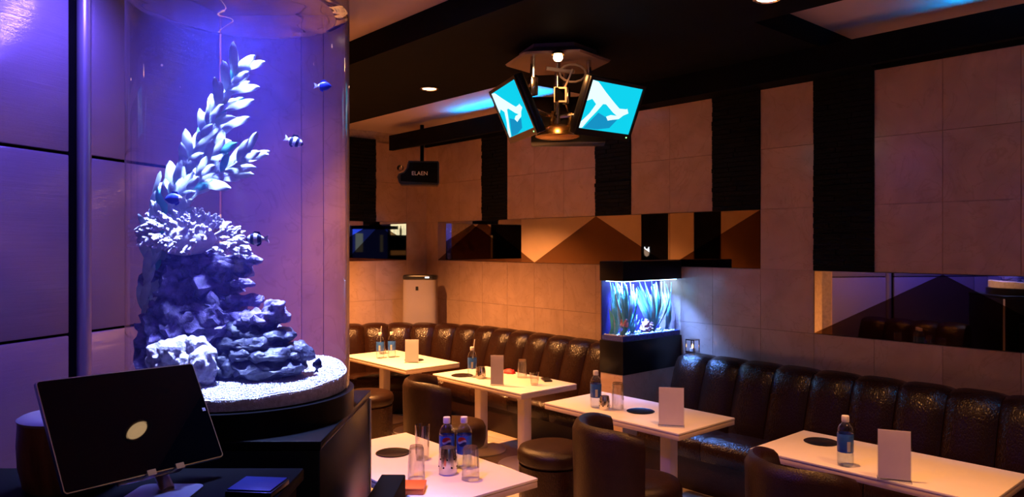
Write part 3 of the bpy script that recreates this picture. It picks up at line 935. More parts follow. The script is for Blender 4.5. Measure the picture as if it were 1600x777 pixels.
MB().lathe([(0.014, 0.0), (0.030, -0.012), (0.032, -0.02)], 20).build('bulb_collar', M['gold'], cm, 60, (-0.160, -0.165, -0.055))
lamp('mount_lamp', 'SPOT', (-0.160, -0.165, -0.115), 9.0, WARM, cm, 0.02, 170, 0.6)
FIG = [(0.0, 0.0), (0.121, 0.02), (0.315, 0.199), (0.538, 0.386), (0.662, 0.483), (0.822, 0.471), (0.864, 0.552), (0.7, 0.668), (0.564, 0.587), (0.383, 0.44), (0.325, 0.445), (0.251, 0.608), (0.155, 0.79), (0.067, 0.99), (0.0, 0.999), (0.0, 0.894), (0.126, 0.68), (0.199, 0.47), (0.101, 0.375), (0.0, 0.44)]
SHD = [(0.288, 0.635), (0.459, 0.707), (0.502, 0.751), (0.684, 0.723), (0.581, 0.919), (0.354, 0.985), (0.096, 0.993)]
ARM = [(0.454, 0.691), (0.534, 0.643), (0.659, 0.64), (0.769, 0.516), (0.817, 0.454), (0.816, 0.56), (0.71, 0.701), (0.592, 0.737), (0.507, 0.768)]
def monitor(label, c, n, up_hint=Vector((0, 0, 1)), roll=0.0):
    t = thing('monitor', label, 'monitor', c, 0, 'monitors on the ceiling mount')
    zax = n.normalized()
    xax = up_hint.cross(zax).normalized()
    yax = zax.cross(xax)
    Mx = Matrix((xax, yax, zax)).transposed()
    t.rotation_euler = (Mx @ Matrix.Rotation(roll, 3, 'Z')).to_euler()
    W, H = 0.364, 0.243
    MB().box((0, -0.008, -0.024), (W + 0.036, H + 0.055, 0.040), None, 0.008).build('housing', M['plastic_black'], t, 40)
    MB().box((0, 0, -0.056), (0.18, 0.13, 0.024), None, 0.006).build('rear_cover', M['plastic_black'], t, 40)
    mb = MB()
    for a, b in (((-W / 2 - 0.016, H / 2), (W / 2 + 0.016, H / 2 + 0.016)), ((-W / 2 - 0.016, -H / 2 - 0.032), (W / 2 + 0.016, -H / 2)),
                 ((-W / 2 - 0.016, -H / 2), (-W / 2, H / 2)), ((W / 2, -H / 2), (W / 2 + 0.016, H / 2))):
        mb.box2((a[0], a[1], -0.004), (b[0], b[1], 0.006))
    bz = mb.build('bezel', M['plastic_black'], t, 0)
    MB().box2((W / 2 - 0.02, -H / 2 - 0.020, 0.006), (W / 2 - 0.012, -H / 2 - 0.014, 0.0075)).build('status_light', G_GREEN, bz, 0)
    s = MB().box2((-W / 2, -H / 2, -0.003), (W / 2, H / 2, 0.0)).build('screen', G_CYAN, t, 0)
    for nm, pg, m_, z_ in (('picture_shadow', SHD, G_SHADE, 0.0), ('picture_figure', FIG, G_FIG, 0.0005), ('picture_flipper', ARM, G_FIG, 0.0005)):
        MB().prism([(-W / 2 + u * W, H / 2 - v * H) for u, v in pg], 0.0006, Matrix.Translation((0, 0, z_))).build(nm, m_, s, 0)
    return t
monitor('right hanging monitor showing a white shape on cyan, facing the near tables', CRs, NR)
monitor('left hanging monitor showing a white shape on cyan, facing the aquarium', CLs, NL)
monitor('rear hanging monitor turned to the right wall, its dark back in view', CB, NB)

# ---------------------------------------------------------------- cylinder aquarium (local x = camera right, y = away)
TC = cw(-0.722, 1.972, 1.08)
cab_c = cw(-0.735, 1.985, 0)
cb = thing('aquarium_cabinet', 'glossy black cabinet carrying the tall cylinder aquarium', 'cabinet', cab_c, YAW)
MB().box2((-0.33, -0.295, 0.06), (0.294, 0.295, 0.998), 0.003).build('body', M['black_gloss'], cb, 30)
MB().box2((-0.333, -0.298, 1.0), (0.297, 0.298, 1.02), 0.003).build('top', M['black_gloss'], cb, 30)
MB().box2((-0.32, -0.28, 0.0), (0.28, 0.28, 0.058)).build('plinth', M['black'], cb, 0)
MB().box2((0.2945, 0.285, 0.06), (0.2985, 0.298, 0.995)).build('corner_strip', M['white_metal'], cb, 0)  # thin pale strip up the far right corner of the cabinet
aq = thing('cylinder_aquarium', 'tall glass cylinder aquarium lit violet blue, on the black cabinet', 'aquarium', TC, YAW)
TR = 0.28
MB().lathe([(0, -0.06), (TR + 0.012, -0.06), (TR + 0.012, 0.0), (0, 0.0)], 64).build('base_ring', M['black_gloss'], aq, 40)
MB().lathe([(TR, 0.0), (TR, 1.235)], 96).build('glass_wall', M['tank_glass'], aq, 60)
MB().lathe([(TR + 0.004, 1.19), (TR + 0.006, 1.22), (TR + 0.03, 1.24), (TR + 0.03, 1.519), (0.0, 1.519), (0.0, 1.30), (TR - 0.02, 1.30), (TR - 0.02, 1.235)], 64).build('lid', M['black'], aq, 40)
MB().lathe([(0, 1.285), (0.17, 1.285), (0.17, 1.29), (0, 1.29)], 40).build('hood_lamp', G_HOOD, aq, 40)
lamp('hood_light', 'AREA', (0, 0, 1.275), 34, (0.08, 0.06, 1.0), aq, 0.40, spread=120)
lamp('hood_white_light', 'AREA', (-0.03, 0, 1.272), 50, (0.48, 0.60, 1.0), aq, 0.30, spread=58)
# water surface
mb = MB()
rows = []
for i in range(13):
    r_ = (TR - 0.004) * i / 12
    rows.append([(max(r_, 1e-4) * math.cos(2 * PI * k / 64), max(r_, 1e-4) * math.sin(2 * PI * k / 64),
                  1.015 + 0.004 * noise.noise(Vector((r_ * math.cos(2 * PI * k / 64) * 14, r_ * math.sin(2 * PI * k / 64) * 14, 3))) + (0.006 if i == 12 else 0)) for k in range(64)])
mb.grid(rows, True)
M['surface'] = thin_glass('water_surface', (0.80, 0.85, 1.0), 0.03, 0.25, 0.9, 1.2)
mb.build('water_surface', M['surface'], aq, 60)
mv, nt, p_, out = nmat('tank_water')
nt.nodes.remove(p_)
vs = nt.nodes.new('ShaderNodeVolumeScatter')
vs.inputs['Color'].default_value = (0.16, 0.14, 1.0, 1)
vs.inputs['Density'].default_value = 0.10
tr_ = nt.nodes.new('ShaderNodeBsdfTransparent')
nt.links.new(tr_.outputs[0], out.inputs['Surface'])
nt.links.new(vs.outputs[0], out.inputs['Volume'])
MB().lathe([(0, 0.002), (TR - 0.006, 0.002), (TR - 0.006, 1.005), (0, 1.005)], 64).build('water', mv, aq, 40)
# gravel bed
def bed(rad, z, amp, n=26):
    mb = MB()
    rows = []
    for i in range(n + 1):
        r_ = rad * i / n
        rows.append([(max(r_, 1e-4) * math.cos(2 * PI * k / 96), max(r_, 1e-4) * math.sin(2 * PI * k / 96),
                      z + 0.06 * max(r_, 1e-4) * math.sin(2 * PI * k / 96) + amp * noise.noise(Vector((r_ * math.cos(2 * PI * k / 96) * 9, r_ * math.sin(2 * PI * k / 96) * 9, 1)))) for k in range(96)])
    V = mb.grid(rows, True)
    lo = [mb.bm.verts.new((v.co.x, v.co.y, 0.003)) for v in V[-1]]
    for k in range(96):
        mb.bm.faces.new([V[-1][k], V[-1][(k + 1) % 96], lo[(k + 1) % 96], lo[k]])
    mb.bm.faces.new(lo[::-1])
    return mb
go = bed(TR - 0.008, 0.045, 0.008).build('gravel_bed', M['sand'], aq, 60)
rng = random.Random(3)
verts, faces = [], []
OCT = [(1, 0, 0), (-1, 0, 0), (0, 1, 0), (0, -1, 0), (0, 0, 1), (0, 0, -1)]
OF = [(0, 2, 4), (2, 1, 4), (1, 3, 4), (3, 0, 4), (2, 0, 5), (1, 2, 5), (3, 1, 5), (0, 3, 5)]
def grain(x, y, z, s):
    b = len(verts)
    q = Euler((rng.random() * 6, rng.random() * 6, rng.random() * 6)).to_matrix()
    for o in OCT:
        v = q @ Vector((o[0] * s, o[1] * s * rng.uniform(0.7, 1.2), o[2] * s * rng.uniform(0.6, 1)))
        verts.append((x + v.x, y + v.y, z + v.z))
    faces.extend([tuple(b + i for i in f) for f in OF])
for i in range(9000):
    a = rng.random() * 2 * PI
    r_ = (TR - 0.013) * math.sqrt(rng.random())
    grain(r_ * math.cos(a), r_ * math.sin(a), 0.0465 + 0.06 * r_ * math.sin(a) + 0.008 * noise.noise(Vector((r_ * math.cos(a) * 9, r_ * math.sin(a) * 9, 1))), rng.uniform(0.002, 0.0042))
for i in range(3500):
    a = rng.uniform(PI, 2 * PI)
    r_ = TR - 0.009
    grain(r_ * math.cos(a), r_ * math.sin(a), rng.uniform(0.004, 0.045 + 0.06 * r_ * math.sin(a)), rng.uniform(0.002, 0.0036))
me = bpy.data.meshes.new('gravel')
me.from_pydata(verts, [], faces)
me.materials.append(M['sand'])
gr = put('gravel', me, aq)
gr['kind'] = 'stuff'
# local frame helper for the decor (x right, y depth, z above tank bottom) and inside test
RT = Matrix.Translation(TC) @ Matrix.Rotation(YAW, 4, 'Z')
def inside(x, y, m=0.012):
    r_ = math.hypot(x, y)
    k = min(1.0, (TR - m) / max(r_, 1e-6))
    return x * k, y * k
def rock_mesh(name, s, m, seed, sub=4, rough=0.35, freq=2.2, lim=None, at=(0, 0, 0)):
    mb = MB()
    bmesh.ops.create_icosphere(mb.bm, subdivisions=sub, radius=1.0)
    sv = Vector((seed * 3.1, seed * 1.7, seed * 0.9))
    m3 = min(s)
    for v in mb.bm.verts:
        d = v.co.normalized()
        p = Vector((d.x * s[0], d.y * s[1], d.z * s[2]))
        n1 = noise.fractal(p * (freq * 11) + sv, 1.0, 2.0, 4)
        n2 = noise.noise(p * 75 + sv)
        n3 = max(0, noise.noise(p * 42 - sv) - 0.05)
        nd = Vector((d.x / s[0], d.y / s[1], d.z / s[2])).normalized()
        v.co = p + nd * (rough * 1.5 * n1 * min(0.04, m3 * 0.7 + 0.006) + 0.006 * n2 * min(1, m3 / 0.03) - 0.035 * n3 * min(1, m3 / 0.04))
        if lim:
            x, y = inside(v.co.x + at[0], v.co.y + at[1])
            v.co.x, v.co.y = x - at[0], y - at[1]
            if v.co.z + at[2] < 0.03: v.co.z = 0.03 - at[2]
    return mb.mesh(name, m, 60)
def decor(name, label, cat, group=None):
    return thing(name, label, cat, TC, YAW, group)
rw = decor('reef_rockwork', 'tall purple reef rock stack with ledges at the left of the cylinder aquarium', 'rock')
ROCKS = [(-0.195, 0.03, 0.25, 0.085, 0.08, 0.11), (-0.12, 0.05, 0.29, 0.085, 0.08, 0.075), (-0.205, -0.02, 0.13, 0.075, 0.07, 0.095),
         (-0.075, 0.03, 0.325, 0.080, 0.05, 0.036), (-0.012, 0.015, 0.350, 0.065, 0.026, 0.016), (-0.11, 0.02, 0.20, 0.110, 0.08, 0.060),
         (-0.025, 0.01, 0.240, 0.075, 0.035, 0.020), (-0.17, 0.0, 0.150, 0.09, 0.08, 0.075), (-0.065, 0.0, 0.165, 0.090, 0.07, 0.055),
         (0.045, -0.03, 0.190, 0.065, 0.045, 0.030), (0.098, -0.035, 0.213, 0.030, 0.024, 0.034), (0.02, 0.0, 0.145, 0.08, 0.06, 0.045),
         (-0.10, 0.05, 0.11, 0.12, 0.08, 0.08), (-0.16, 0.06, 0.33, 0.07, 0.06, 0.07), (0.005, -0.01, 0.288, 0.030, 0.022, 0.012)]
for i, (x, y, z, a, b, c) in enumerate(ROCKS):
    put('rock', rock_mesh('rock', (a, b, c), M['rock'], i + 1, 4, 0.5, 2.6, True, (x, y, z)), rw, (x, y, z))
for i, (lb, x, y, z, a, b, c) in enumerate((('large pale boulder at the foot of the reef rock', -0.135, -0.115, 0.105, 0.060, 0.05, 0.050), ('small pale upright boulder beside the dark slate pile', -0.045, -0.135, 0.085, 0.032, 0.03, 0.048),
                                             ('pale rounded rock wedged between the two boulders', -0.075, -0.10, 0.12, 0.042, 0.035, 0.034))):
    o = put('boulder', rock_mesh('boulder', (a, b, c), M['rock_pale'], 40 + i, 4, 0.3, 2.0, True, (x, y, z)), None, RT @ Vector((x, y, z)), (0, 0, YAW))
    tag(o, lb + ' in the aquarium', 'rock', 'pale boulders in the aquarium')
dk = decor('slate_pile', 'dark layered slate pile at the right foot of the reef in the cylinder aquarium', 'rock')
for i, (x, y, z, a, b, c) in enumerate(((0.080, -0.04, 0.070, 0.105, 0.08, 0.030), (0.065, -0.04, 0.105, 0.10, 0.07, 0.026), (0.125, -0.02, 0.100, 0.060, 0.05, 0.034),
                                        (0.040, -0.04, 0.130, 0.085, 0.06, 0.024), (0.085, -0.03, 0.150, 0.065, 0.05, 0.020), (0.02, -0.03, 0.165, 0.055, 0.05, 0.026), (-0.01, -0.05, 0.075, 0.06, 0.05, 0.03))):
    put('slab', rock_mesh('slab', (a, b, c), M['rock_dark'], 60 + i, 4, 0.35, 2.4, True, (x, y, z)), dk, (x, y, z))
# white coral: a cloud of short knobbly branches on a core
co = decor('branching_coral', 'white lavender branching coral mass on top of the reef rock', 'coral')
mb = MB()
rng = random.Random(11)
bmesh.ops.create_icosphere(mb.bm, subdivisions=2, radius=1.0)
for v in mb.bm.verts:
    v.co = Vector((v.co.x * 0.085 - 0.155, v.co.y * 0.06 + 0.0, v.co.z * 0.045 + 0.405))
mb.build('core', M['coral'], co, 60)
def branch_mesh(seed):
    rg = random.Random(seed)
    mb = MB()
    def br(p, d, l, r_, lv):
        q = p + d * l
        mb.tube([p, p + d * l * 0.5 + Vector((rg.uniform(-1, 1), rg.uniform(-1, 1), rg.uniform(-1, 1))) * l * 0.15, q], [r_, r_ * 0.9, r_ * 0.45], 6)
        if lv:
            for k in range(3):
                d2 = (d + Vector((rg.uniform(-1, 1), rg.uniform(-1, 1), rg.uniform(-0.6, 1))) * 0.9).normalized()
                br(p + d * l * rg.uniform(0.35, 0.9), d2, l * 0.6, r_ * 0.75, lv - 1)
    br(Vector((0, 0, 0)), Vector((0, 0, 1)), 0.024, 0.0072, 1)
    return mb.mesh('branch', M['coral'], 60)
BR = [branch_mesh(s) for s in range(6)]
for i in range(230):
    th = rng.uniform(0, 2 * PI)
    ph_ = math.acos(rng.uniform(-0.35, 1))
    d = Vector((math.sin(ph_) * math.cos(th), math.sin(ph_) * math.sin(th), math.cos(ph_)))
    x, y, z = d.x * 0.098 - 0.15 + max(0, d.x) * 0.045, d.y * 0.07, d.z * 0.060 + 0.40 - 0.02 * d.x
    x, y = inside(x, y, 0.04)
    b = put('branch', BR[i % 6], co, (x, y, z))
    b.rotation_euler = d.to_track_quat('Z', 'Y').to_euler()
    b.scale = [rng.uniform(0.75, 1.15)] * 3
# kelp
def leaf_mesh(name, m, L=0.078, W=0.013, bend=0.22):
    mb = MB()
    rows = []
    n = 7
    for i in range(n + 1):
        u = i / n
        wd = W * (math.sin(PI * min(1, 0.06 + u * 0.94)) ** 0.7) * (0.75 + 0.35 * u) + 0.0006
        zc = bend * L * (u - u * u) * 1.2
        rows.append([(u * L, -wd, zc - 0.002 * math.sin(u * 9)), (u * L, 0, zc + 0.0035), (u * L, wd, zc + 0.002 * math.sin(u * 8)), (u * L, 0, zc + 0.0018)])
    V = mb.grid(rows, True)
    mb.bm.faces.new(V[0][::-1])
    mb.bm.faces.new(V[-1])
    return mb.mesh(name, m, 60)
LEAVES = [leaf_mesh('leaf', M['kelp'], 0.072, 0.0125, 0.2), leaf_mesh('leaf', M['kelp'], 0.084, 0.0130, 0.1), leaf_mesh('leaf', M['kelp'], 0.062, 0.0125, 0.3)]
LG = leaf_mesh('leaf', M['kelp_green'], 0.07, 0.012, 0.2)
kp = decor('artificial_kelp', 'tall pale mint kelp plant leaning right inside the cylinder aquarium', 'aquarium plant')
STEMS = [[(-0.255, 0.02, 0.10), (-0.25, 0.02, 0.395), (-0.19, 0.03, 0.55), (-0.105, 0.02, 0.68), (-0.045, 0.0, 0.79), (-0.012, -0.01, 0.855)],
         [(-0.255, -0.03, 0.18), (-0.24, -0.03, 0.36), (-0.18, -0.03, 0.49), (-0.105, -0.03, 0.555), (-0.036, -0.02, 0.59), (0.022, -0.02, 0.625)],
         [(-0.258, 0.0, 0.06), (-0.26, 0.0, 0.25), (-0.26, 0.0, 0.40), (-0.245, 0.02, 0.52)],
         [(-0.245, 0.04, 0.30), (-0.21, 0.05, 0.48), (-0.14, 0.05, 0.62), (-0.08, 0.05, 0.70)],
         [(-0.245, -0.02, 0.34), (-0.20, -0.02, 0.46), (-0.13, -0.02, 0.56), (-0.05, -0.02, 0.64)],
         [(-0.240, 0.0, 0.40), (-0.20, 0.0, 0.52), (-0.15, 0.0, 0.60), (-0.10, 0.0, 0.70), (-0.06, 0.0, 0.76)]]
rng = random.Random(5)
nl = 0
for si, st in enumerate(STEMS):
    MB().tube(st, 0.0032, 8).build('stem', M['kelp_green'] if si == 3 else M['kelp'], kp, 60)
    P = [Vector(p) for p in st]
    tot = sum((b - a).length for a, b in zip(P, P[1:]))
    cnt = int(tot / (0.0085 if si < 2 else 0.013))
    for k in range(cnt):
        s = tot * (k + 0.5) / cnt
        for a, b in zip(P, P[1:]):
            if s <= (b - a).length:
                break
            s -= (b - a).length
        d = (b - a).normalized()
        p = a + d * s
        side = d.cross(Vector((0, -1, 0))).normalized() * (1 if k % 2 else -1)
        aim = (d * rng.uniform(0.75, 1.25) + side * rng.uniform(0.12, 0.85) + Vector((0, -1, 0)) * rng.uniform(-0.5, 0.6)).normalized()
        tip = p + aim * 0.07
        if math.hypot(tip.x, tip.y) > TR - 0.02:
            aim = (aim - Vector((tip.x, tip.y, 0)).normalized() * 0.7).normalized()
        m_ = LG if (k + si * 3) % 11 == 4 else LEAVES[k % 3]
        lf = put('leaf', m_, kp, p)
        zx = aim
        zy = Vector((rng.uniform(-0.35, 0.35), -1, rng.uniform(-0.1, 0.5)))
        zz = (zy - zx * zy.dot(zx)).normalized()
        yy = zz.cross(zx)
        lf.rotation_euler = Matrix((zx, yy, zz)).transposed().to_euler()
        lf.scale = [rng.uniform(0.85, 1.15)] * 3
        nl += 1
for (x, z, dx, dz) in ((-0.012, 0.855, 0.95, 0.25), (-0.012, 0.845, -0.1, 1), (-0.03, 0.80, 0.9, 0.1), (-0.04, 0.75, 0.95, 0.3), (-0.05, 0.70, 0.8, 0.3)):
    lf = put('leaf', LEAVES[1], kp, (x, -0.01, z))
    zx = Vector((dx, -0.1, dz)).normalized()
    zz = (Vector((0, -1, 0.2)) - zx * Vector((0, -1, 0.2)).dot(zx)).normalized()
    lf.rotation_euler = Matrix((zx, zz.cross(zx), zz)).transposed().to_euler()
# loose blade plant by the left glass
# fish
def fish(label, x, y, z, L, yaw, pitch, kind):
    t = thing('damselfish', label, 'fish', RT @ Vector((x, y, z)), 0, 'small reef fish in the cylinder aquarium')
    t.rotation_euler = (Matrix.Rotation(YAW, 3, 'Z') @ Matrix.Rotation(yaw, 3, 'Z') @ Matrix.Rotation(pitch, 3, 'Y')).to_euler()
    # body along +x (head), z up
    pr = [(-0.30, 0.05), (-0.22, 0.12), (-0.05, 0.225), (0.10, 0.25), (0.24, 0.215), (0.37, 0.13), (0.45, 0.05), (0.47, 0.0)]
    bands = {'striped': [(-0.30, -0.20, 'fish_white'), (-0.20, -0.04, 'fish_black'), (-0.04, 0.12, 'fish_white'), (0.12, 0.26, 'fish_black'), (0.26, 0.38, 'fish_white'), (0.38, 0.471, 'fish_black')],
             'dark': [(-0.30, 0.471, 'fish_black')], 'blue': [(-0.30, -0.18, 'fish_white'), (-0.18, 0.471, 'fish_blue')]}[kind]
    def rad(u):
        for (a, ra), (b, rb) in zip(pr, pr[1:]):
            if a <= u <= b: return ra + (rb - ra) * (u - a) / (b - a)
        return 0.0
    for a, b, m_ in bands:
        mb = MB()
        rows = []
        for i in range(5):
            u = a + (b - a) * i / 4
            rr = max(rad(u), 0.004)
            rows.append([(u * L, 0.42 * rr * L * math.cos(2 * PI * k / 16), rr * L * math.sin(2 * PI * k / 16)) for k in range(16)])
        V = mb.grid(rows, True)
        mb.bm.faces.new(V[0][::-1]); mb.bm.faces.new(V[-1])
        mb.build('body_band', M[m_], t, 60)
    Mx = Matrix.Rotation(PI / 2, 4, 'X')
    tm = M['fish_white'] if kind != 'dark' else M['fish_black']
    MB().prism([(-0.28 * L, 0.05 * L), (-0.50 * L, 0.17 * L), (-0.44 * L, 0.0), (-0.50 * L, -0.16 * L), (-0.28 * L, -0.05 * L)], 0.0012, Mx).build('tail_fin', tm, t, 0)
    dm = M['fish_blue'] if kind == 'blue' else M['fish_black']
    MB().prism([(0.22 * L, 0.20 * L), (0.10 * L, 0.33 * L), (-0.12 * L, 0.30 * L), (-0.20 * L, 0.10 * L)], 0.0012, Mx).build('dorsal_fin', dm, t, 0)
    MB().prism([(0.05 * L, -0.22 * L), (-0.02 * L, -0.32 * L), (-0.16 * L, -0.24 * L), (-0.20 * L, -0.10 * L)], 0.0012, Mx).build('anal_fin', dm, t, 0)
    return t
fish('black and white striped fish in mid water, lowest of the striped ones', 0.080, -0.12, 0.405, 0.060, PI, 0.03, 'striped')
fish('black and white striped fish tilted nose down, above the other striped one', 0.138, 0.0, 0.668, 0.056, 0.0, 0.35, 'striped')
fish('small blue fish with a white tail high in the tank at right', 0.216, 0.0, 0.816, 0.050, 0.0, 0.03, 'blue')
fish('dark blue fish hovering between the kelp and the coral', -0.135, -0.10, 0.508, 0.058, PI, 0.05, 'blue')
fish('tiny dark fish standing upright over the gravel at right', 0.225, -0.09, 0.083, 0.040, 0.3, -1.4, 'dark')

# ---------------------------------------------------------------- small fish tank on the partition
X0, X1, Y0, Y1 = 3.705, XW - 0.016, 3.125, 3.315
sm = thing('box_aquarium', 'small box aquarium with bright aqua plants between the two sofas', 'aquarium', (0, 0, 0))
MB().box2((X0 - 0.005, Y0 - 0.008, 0.62), (X1, Y1 + 0.005, 0.835), 0.002).build('base_box', M['black_gloss'], sm, 30)
MB().box2((X0 - 0.005, Y0 - 0.008, 1.232), (X1, Y1 + 0.005, 1.362), 0.002).build('hood', M['black_gloss'], sm, 30)
mb = MB()
mb.box2((X0, Y0, 0.836), (X1, Y0 + 0.004, 1.231)); mb.box2((X0, Y0 + 0.004, 0.836), (X0 + 0.004, Y1, 1.231))
mb.build('glass_walls', M['tank_glass'], sm, 0)
for (x, y) in ((X0 + 0.002, Y0 + 0.002), (X0 + 0.002, Y1 - 0.002)):
    MB().box2((x - 0.003, y - 0.003, 0.836), (x + 0.003, y + 0.003, 1.231)).build('corner_bead', M['acrylic'], sm, 0)
MB().box2((X0 + 0.005, Y1 - 0.006, 0.836), (X1, Y1, 1.231)).build('back_panel', M['backdrop'], sm, 0)
MB().box2((X0 + 0.03, Y0 + 0.02, 1.226), (X1 - 0.02, Y1 - 0.02, 1.231)).build('lamp_panel', G_SMALL, sm, 0)
rng = random.Random(21)
mb = MB()
mb.box2((X0 + 0.006, Y0 + 0.006, 0.836), (X1 - 0.001, Y1 - 0.007, 0.868))
mb.build('substrate', mat('blue_substrate', (0.05, 0.06, 0.35), 0.8, var=0.4, vscale=80), sm, 0)
peb = []
mb = MB(); bmesh.ops.create_icosphere(mb.bm, subdivisions=1, radius=0.009)
pebm = mb.mesh('pebble', M['label_white'], 60)
for i in range(150):
    x = rng.uniform(X0 + 0.016, X1 - 0.015)
    y = Y0 + 0.016 if i < 60 else rng.uniform(Y0 + 0.016, Y1 - 0.02)
    if 60 <= i < 80: x = X0 + 0.016
    b = put('pebble', pebm, sm, (x, y, 0.872))
    b.scale = (rng.uniform(0.7, 1.2), rng.uniform(0.7, 1.1), rng.uniform(0.5, 0.9))
BL = [leaf_mesh('blade', M['blade'], 0.19, 0.0065, 0.35), leaf_mesh('blade', M['blade_pale'], 0.20, 0.0065, 0.3), leaf_mesh('blade', M['blade'], 0.11, 0.006, 0.4)]
def tuft(label, x, y, n, hs, spread, seed):
    rg = random.Random(seed)
    t = thing('blade_plant', label, 'aquarium plant', (x, y, 0.868), 0, 'aqua plants in the small fish tank')
    for k in range(n):
        az = rg.uniform(0, 2 * PI)
        tl = rg.uniform(0.05, spread)
        dx, dy = tl * math.cos(az), 0.35 * tl * math.sin(az)
        sc = hs * rg.uniform(0.7, 1.1)
        L_ = 0.2 * sc
        if x + dx * L_ * 1.2 > X1 - 0.01: dx = -abs(dx) * 0.4
        if x + dx * L_ * 1.2 < X0 + 0.01: dx = abs(dx) * 0.4
        if not (Y0 + 0.02 < y + dy * L_ < Y1 - 0.02): dy = 0
        zx = Vector((dx, dy, 1)).normalized()
        zz = Vector((dx, dy - 0.6, 0.0)); zz = (zz - zx * zz.dot(zx)).normalized()
        lf = put('blade', BL[k % 3], t, (rg.uniform(-0.012, 0.012), rg.uniform(-0.01, 0.01), 0))
        lf.rotation_euler = Matrix((zx, zz.cross(zx), zz)).transposed().to_euler()
        lf.scale = [sc] * 3
    return t
tuft('tall fountain of aqua blades at the right of the small fish tank', 4.13, 3.22, 50, 1.7, 0.95, 1)
tuft('tall aqua blades against the right end of the small fish tank', 4.27, 3.20, 16, 1.6, 0.25, 2)
tuft('low bushy aqua plant at the middle left of the small fish tank', 3.86, 3.18, 36, 0.72, 0.9, 3)
tuft('dense aqua plant filling the left front corner of the small fish tank', 3.745, 3.17, 40, 1.75, 0.6, 4)
tuft('tall aqua plant at the left end, against the blue back of the small fish tank', 3.75, 3.27, 40, 1.75, 0.6, 6)
tuft('pale aqua plant between the left corner plants of the small fish tank', 3.74, 3.22, 24, 0.8, 0.6, 7)
o = put('pink_coral', rock_mesh('pink_coral', (0.055, 0.035, 0.05), M['pink'], 81, 4, 0.5, 3.5), None, (4.03, 3.185, 0.905))
tag(o, 'pale pink knobbly coral before the tall blades in the small fish tank', 'coral')
o = put('pink_coral', rock_mesh('pink_coral', (0.025, 0.03, 0.03), M['pink'], 83, 3, 0.5, 3.5), None, (3.745, 3.150, 0.955))
tag(o, 'small rosy coral tuft at the left end of the small fish tank', 'coral')
for lx in (3.84, 4.16):
    lamp('small_tank_light', 'AREA', (lx, (Y0 + Y1) / 2 - 0.03, 1.222), 27.0, (0.13, 0.32, 1.0), None, 0.13, spread=105)

# ---------------------------------------------------------------- foreground counter, tablet, pot
ct = thing('bar_counter', 'black bar counter in the left foreground under the tablet', 'counter', cw(-0.965, 1.20), YAW)
MB().box2((-0.57, -0.25, 0.0), (0.54, 0.25, 1.0)).build('front', M['black'], ct, 0)
MB().box2((-0.58, -0.27, 1.0), (0.55, 0.27, 1.025), 0.004).build('worktop', M['black'], ct, 30)
lp = MB().box2((-0.036, -0.40, 0), (0.036, 0.40, 0.791), 0.004).mesh('wall_low', M['black'], 30)
lpc = cw(-0.358, 1.78)
lp = put('wall_low', lp, None, (lpc.x, lpc.y, 0), (0, 0, YAW + R(-1.0)))
struct(lp, 'low black partition top between the cabinet and the near table')
st = thing('card_tray', 'flat black tray lit blue on the counter right of the tablet', 'tray', cw(-0.462, 1.325, 1.025), YAW + R(-6))
MB().box2((-0.043, -0.03, 0), (0.043, 0.05, 0.010), 0.002).build('base', M['plastic_black'], st, 30)
MB().box2((-0.040, -0.027, 0.010), (0.040, 0.047, 0.013), 0.001).build('blue_lit_top', M['label_navy'], st, 30)  # navy colour stands in for blue light on the tray top
tabC = Vector((0.368, 1.449, 1.311 - 0.16))
ta = Vector((0.962, 0.270, -0.029)).normalized()
tn = Vector((0.243, -0.809, 0.535)).normalized()
tb_ = tn.cross(ta).normalized()
ta = tb_.cross(tn)
tab = thing('tablet', 'black tablet with grey rim tilted on a stand, left foreground', 'tablet', tabC)
tab.rotation_euler = Matrix((ta, tb_, tn)).transposed().to_euler()
TW, TH = 0.292, 0.2014
def rrect(W, H, r, n=6):
    P = []
    for cx_, cy_, a0 in ((W / 2 - r, H / 2 - r, 0), (-W / 2 + r, H / 2 - r, 90), (-W / 2 + r, -H / 2 + r, 180), (W / 2 - r, -H / 2 + r, 270)):
        for k in range(n + 1):
            a = R(a0 + 90 * k / n)
            P.append((cx_ + r * math.cos(a), cy_ + r * math.sin(a)))
    return P
MB().prism(rrect(TW, TH, 0.006), 0.0085, Matrix.Translation((0, 0, -0.0090))).build('casing', M['alu'], tab, 30)
MB().prism(rrect(TW - 0.004, TH - 0.004, 0.005), 0.0006, Matrix.Translation((0, 0, -0.0005))).build('front_glass', mat('tablet_glass', (0.002, 0.002, 0.0025), 0.015, spec=0.25, var=0.1), tab, 0)
em = None
for i in (0, 1):
    for j in (0, 1):
        MB().box2((0.1335 + i * 0.0034, -0.0035 + j * 0.0036, 0.0), (0.1335 + i * 0.0034 + 0.003, -0.0035 + j * 0.0036 + 0.0032, 0.0006)).build('emblem_pane', M['label_white'], tab, 0)
sd = thing('tablet_stand', 'brushed metal tablet stand with two lip clips on the counter', 'stand', cw(-0.622, 1.30, 1.025), YAW)
MB().prism(rrect(0.115, 0.12, 0.018), 0.004).build('base_plate', M['alu'], sd, 30)
def tpt(x, y, z):                        # tablet local -> stand local
    p = Matrix.Translation(tabC) @ Matrix((ta, tb_, tn)).transposed().to_4x4() @ Vector((x, y, z))
    q = p - Vector(sd.location)
    return Matrix.Rotation(-YAW, 4, 'Z') @ q
Bt = Matrix.Rotation(-YAW, 4, 'Z') @ Matrix.Translation(tabC - Vector(sd.location)) @ Matrix((ta, tb_, tn)).transposed().to_4x4()
mb = MB()
mb.box2((-0.055, -TH / 2 - 0.004, -0.016), (0.055, TH / 2 - 0.09, -0.0100))
bmesh.ops.transform(mb.bm, matrix=Bt, verts=mb.bm.verts[:])
mb.build('back_plate', M['alu'], sd, 0)
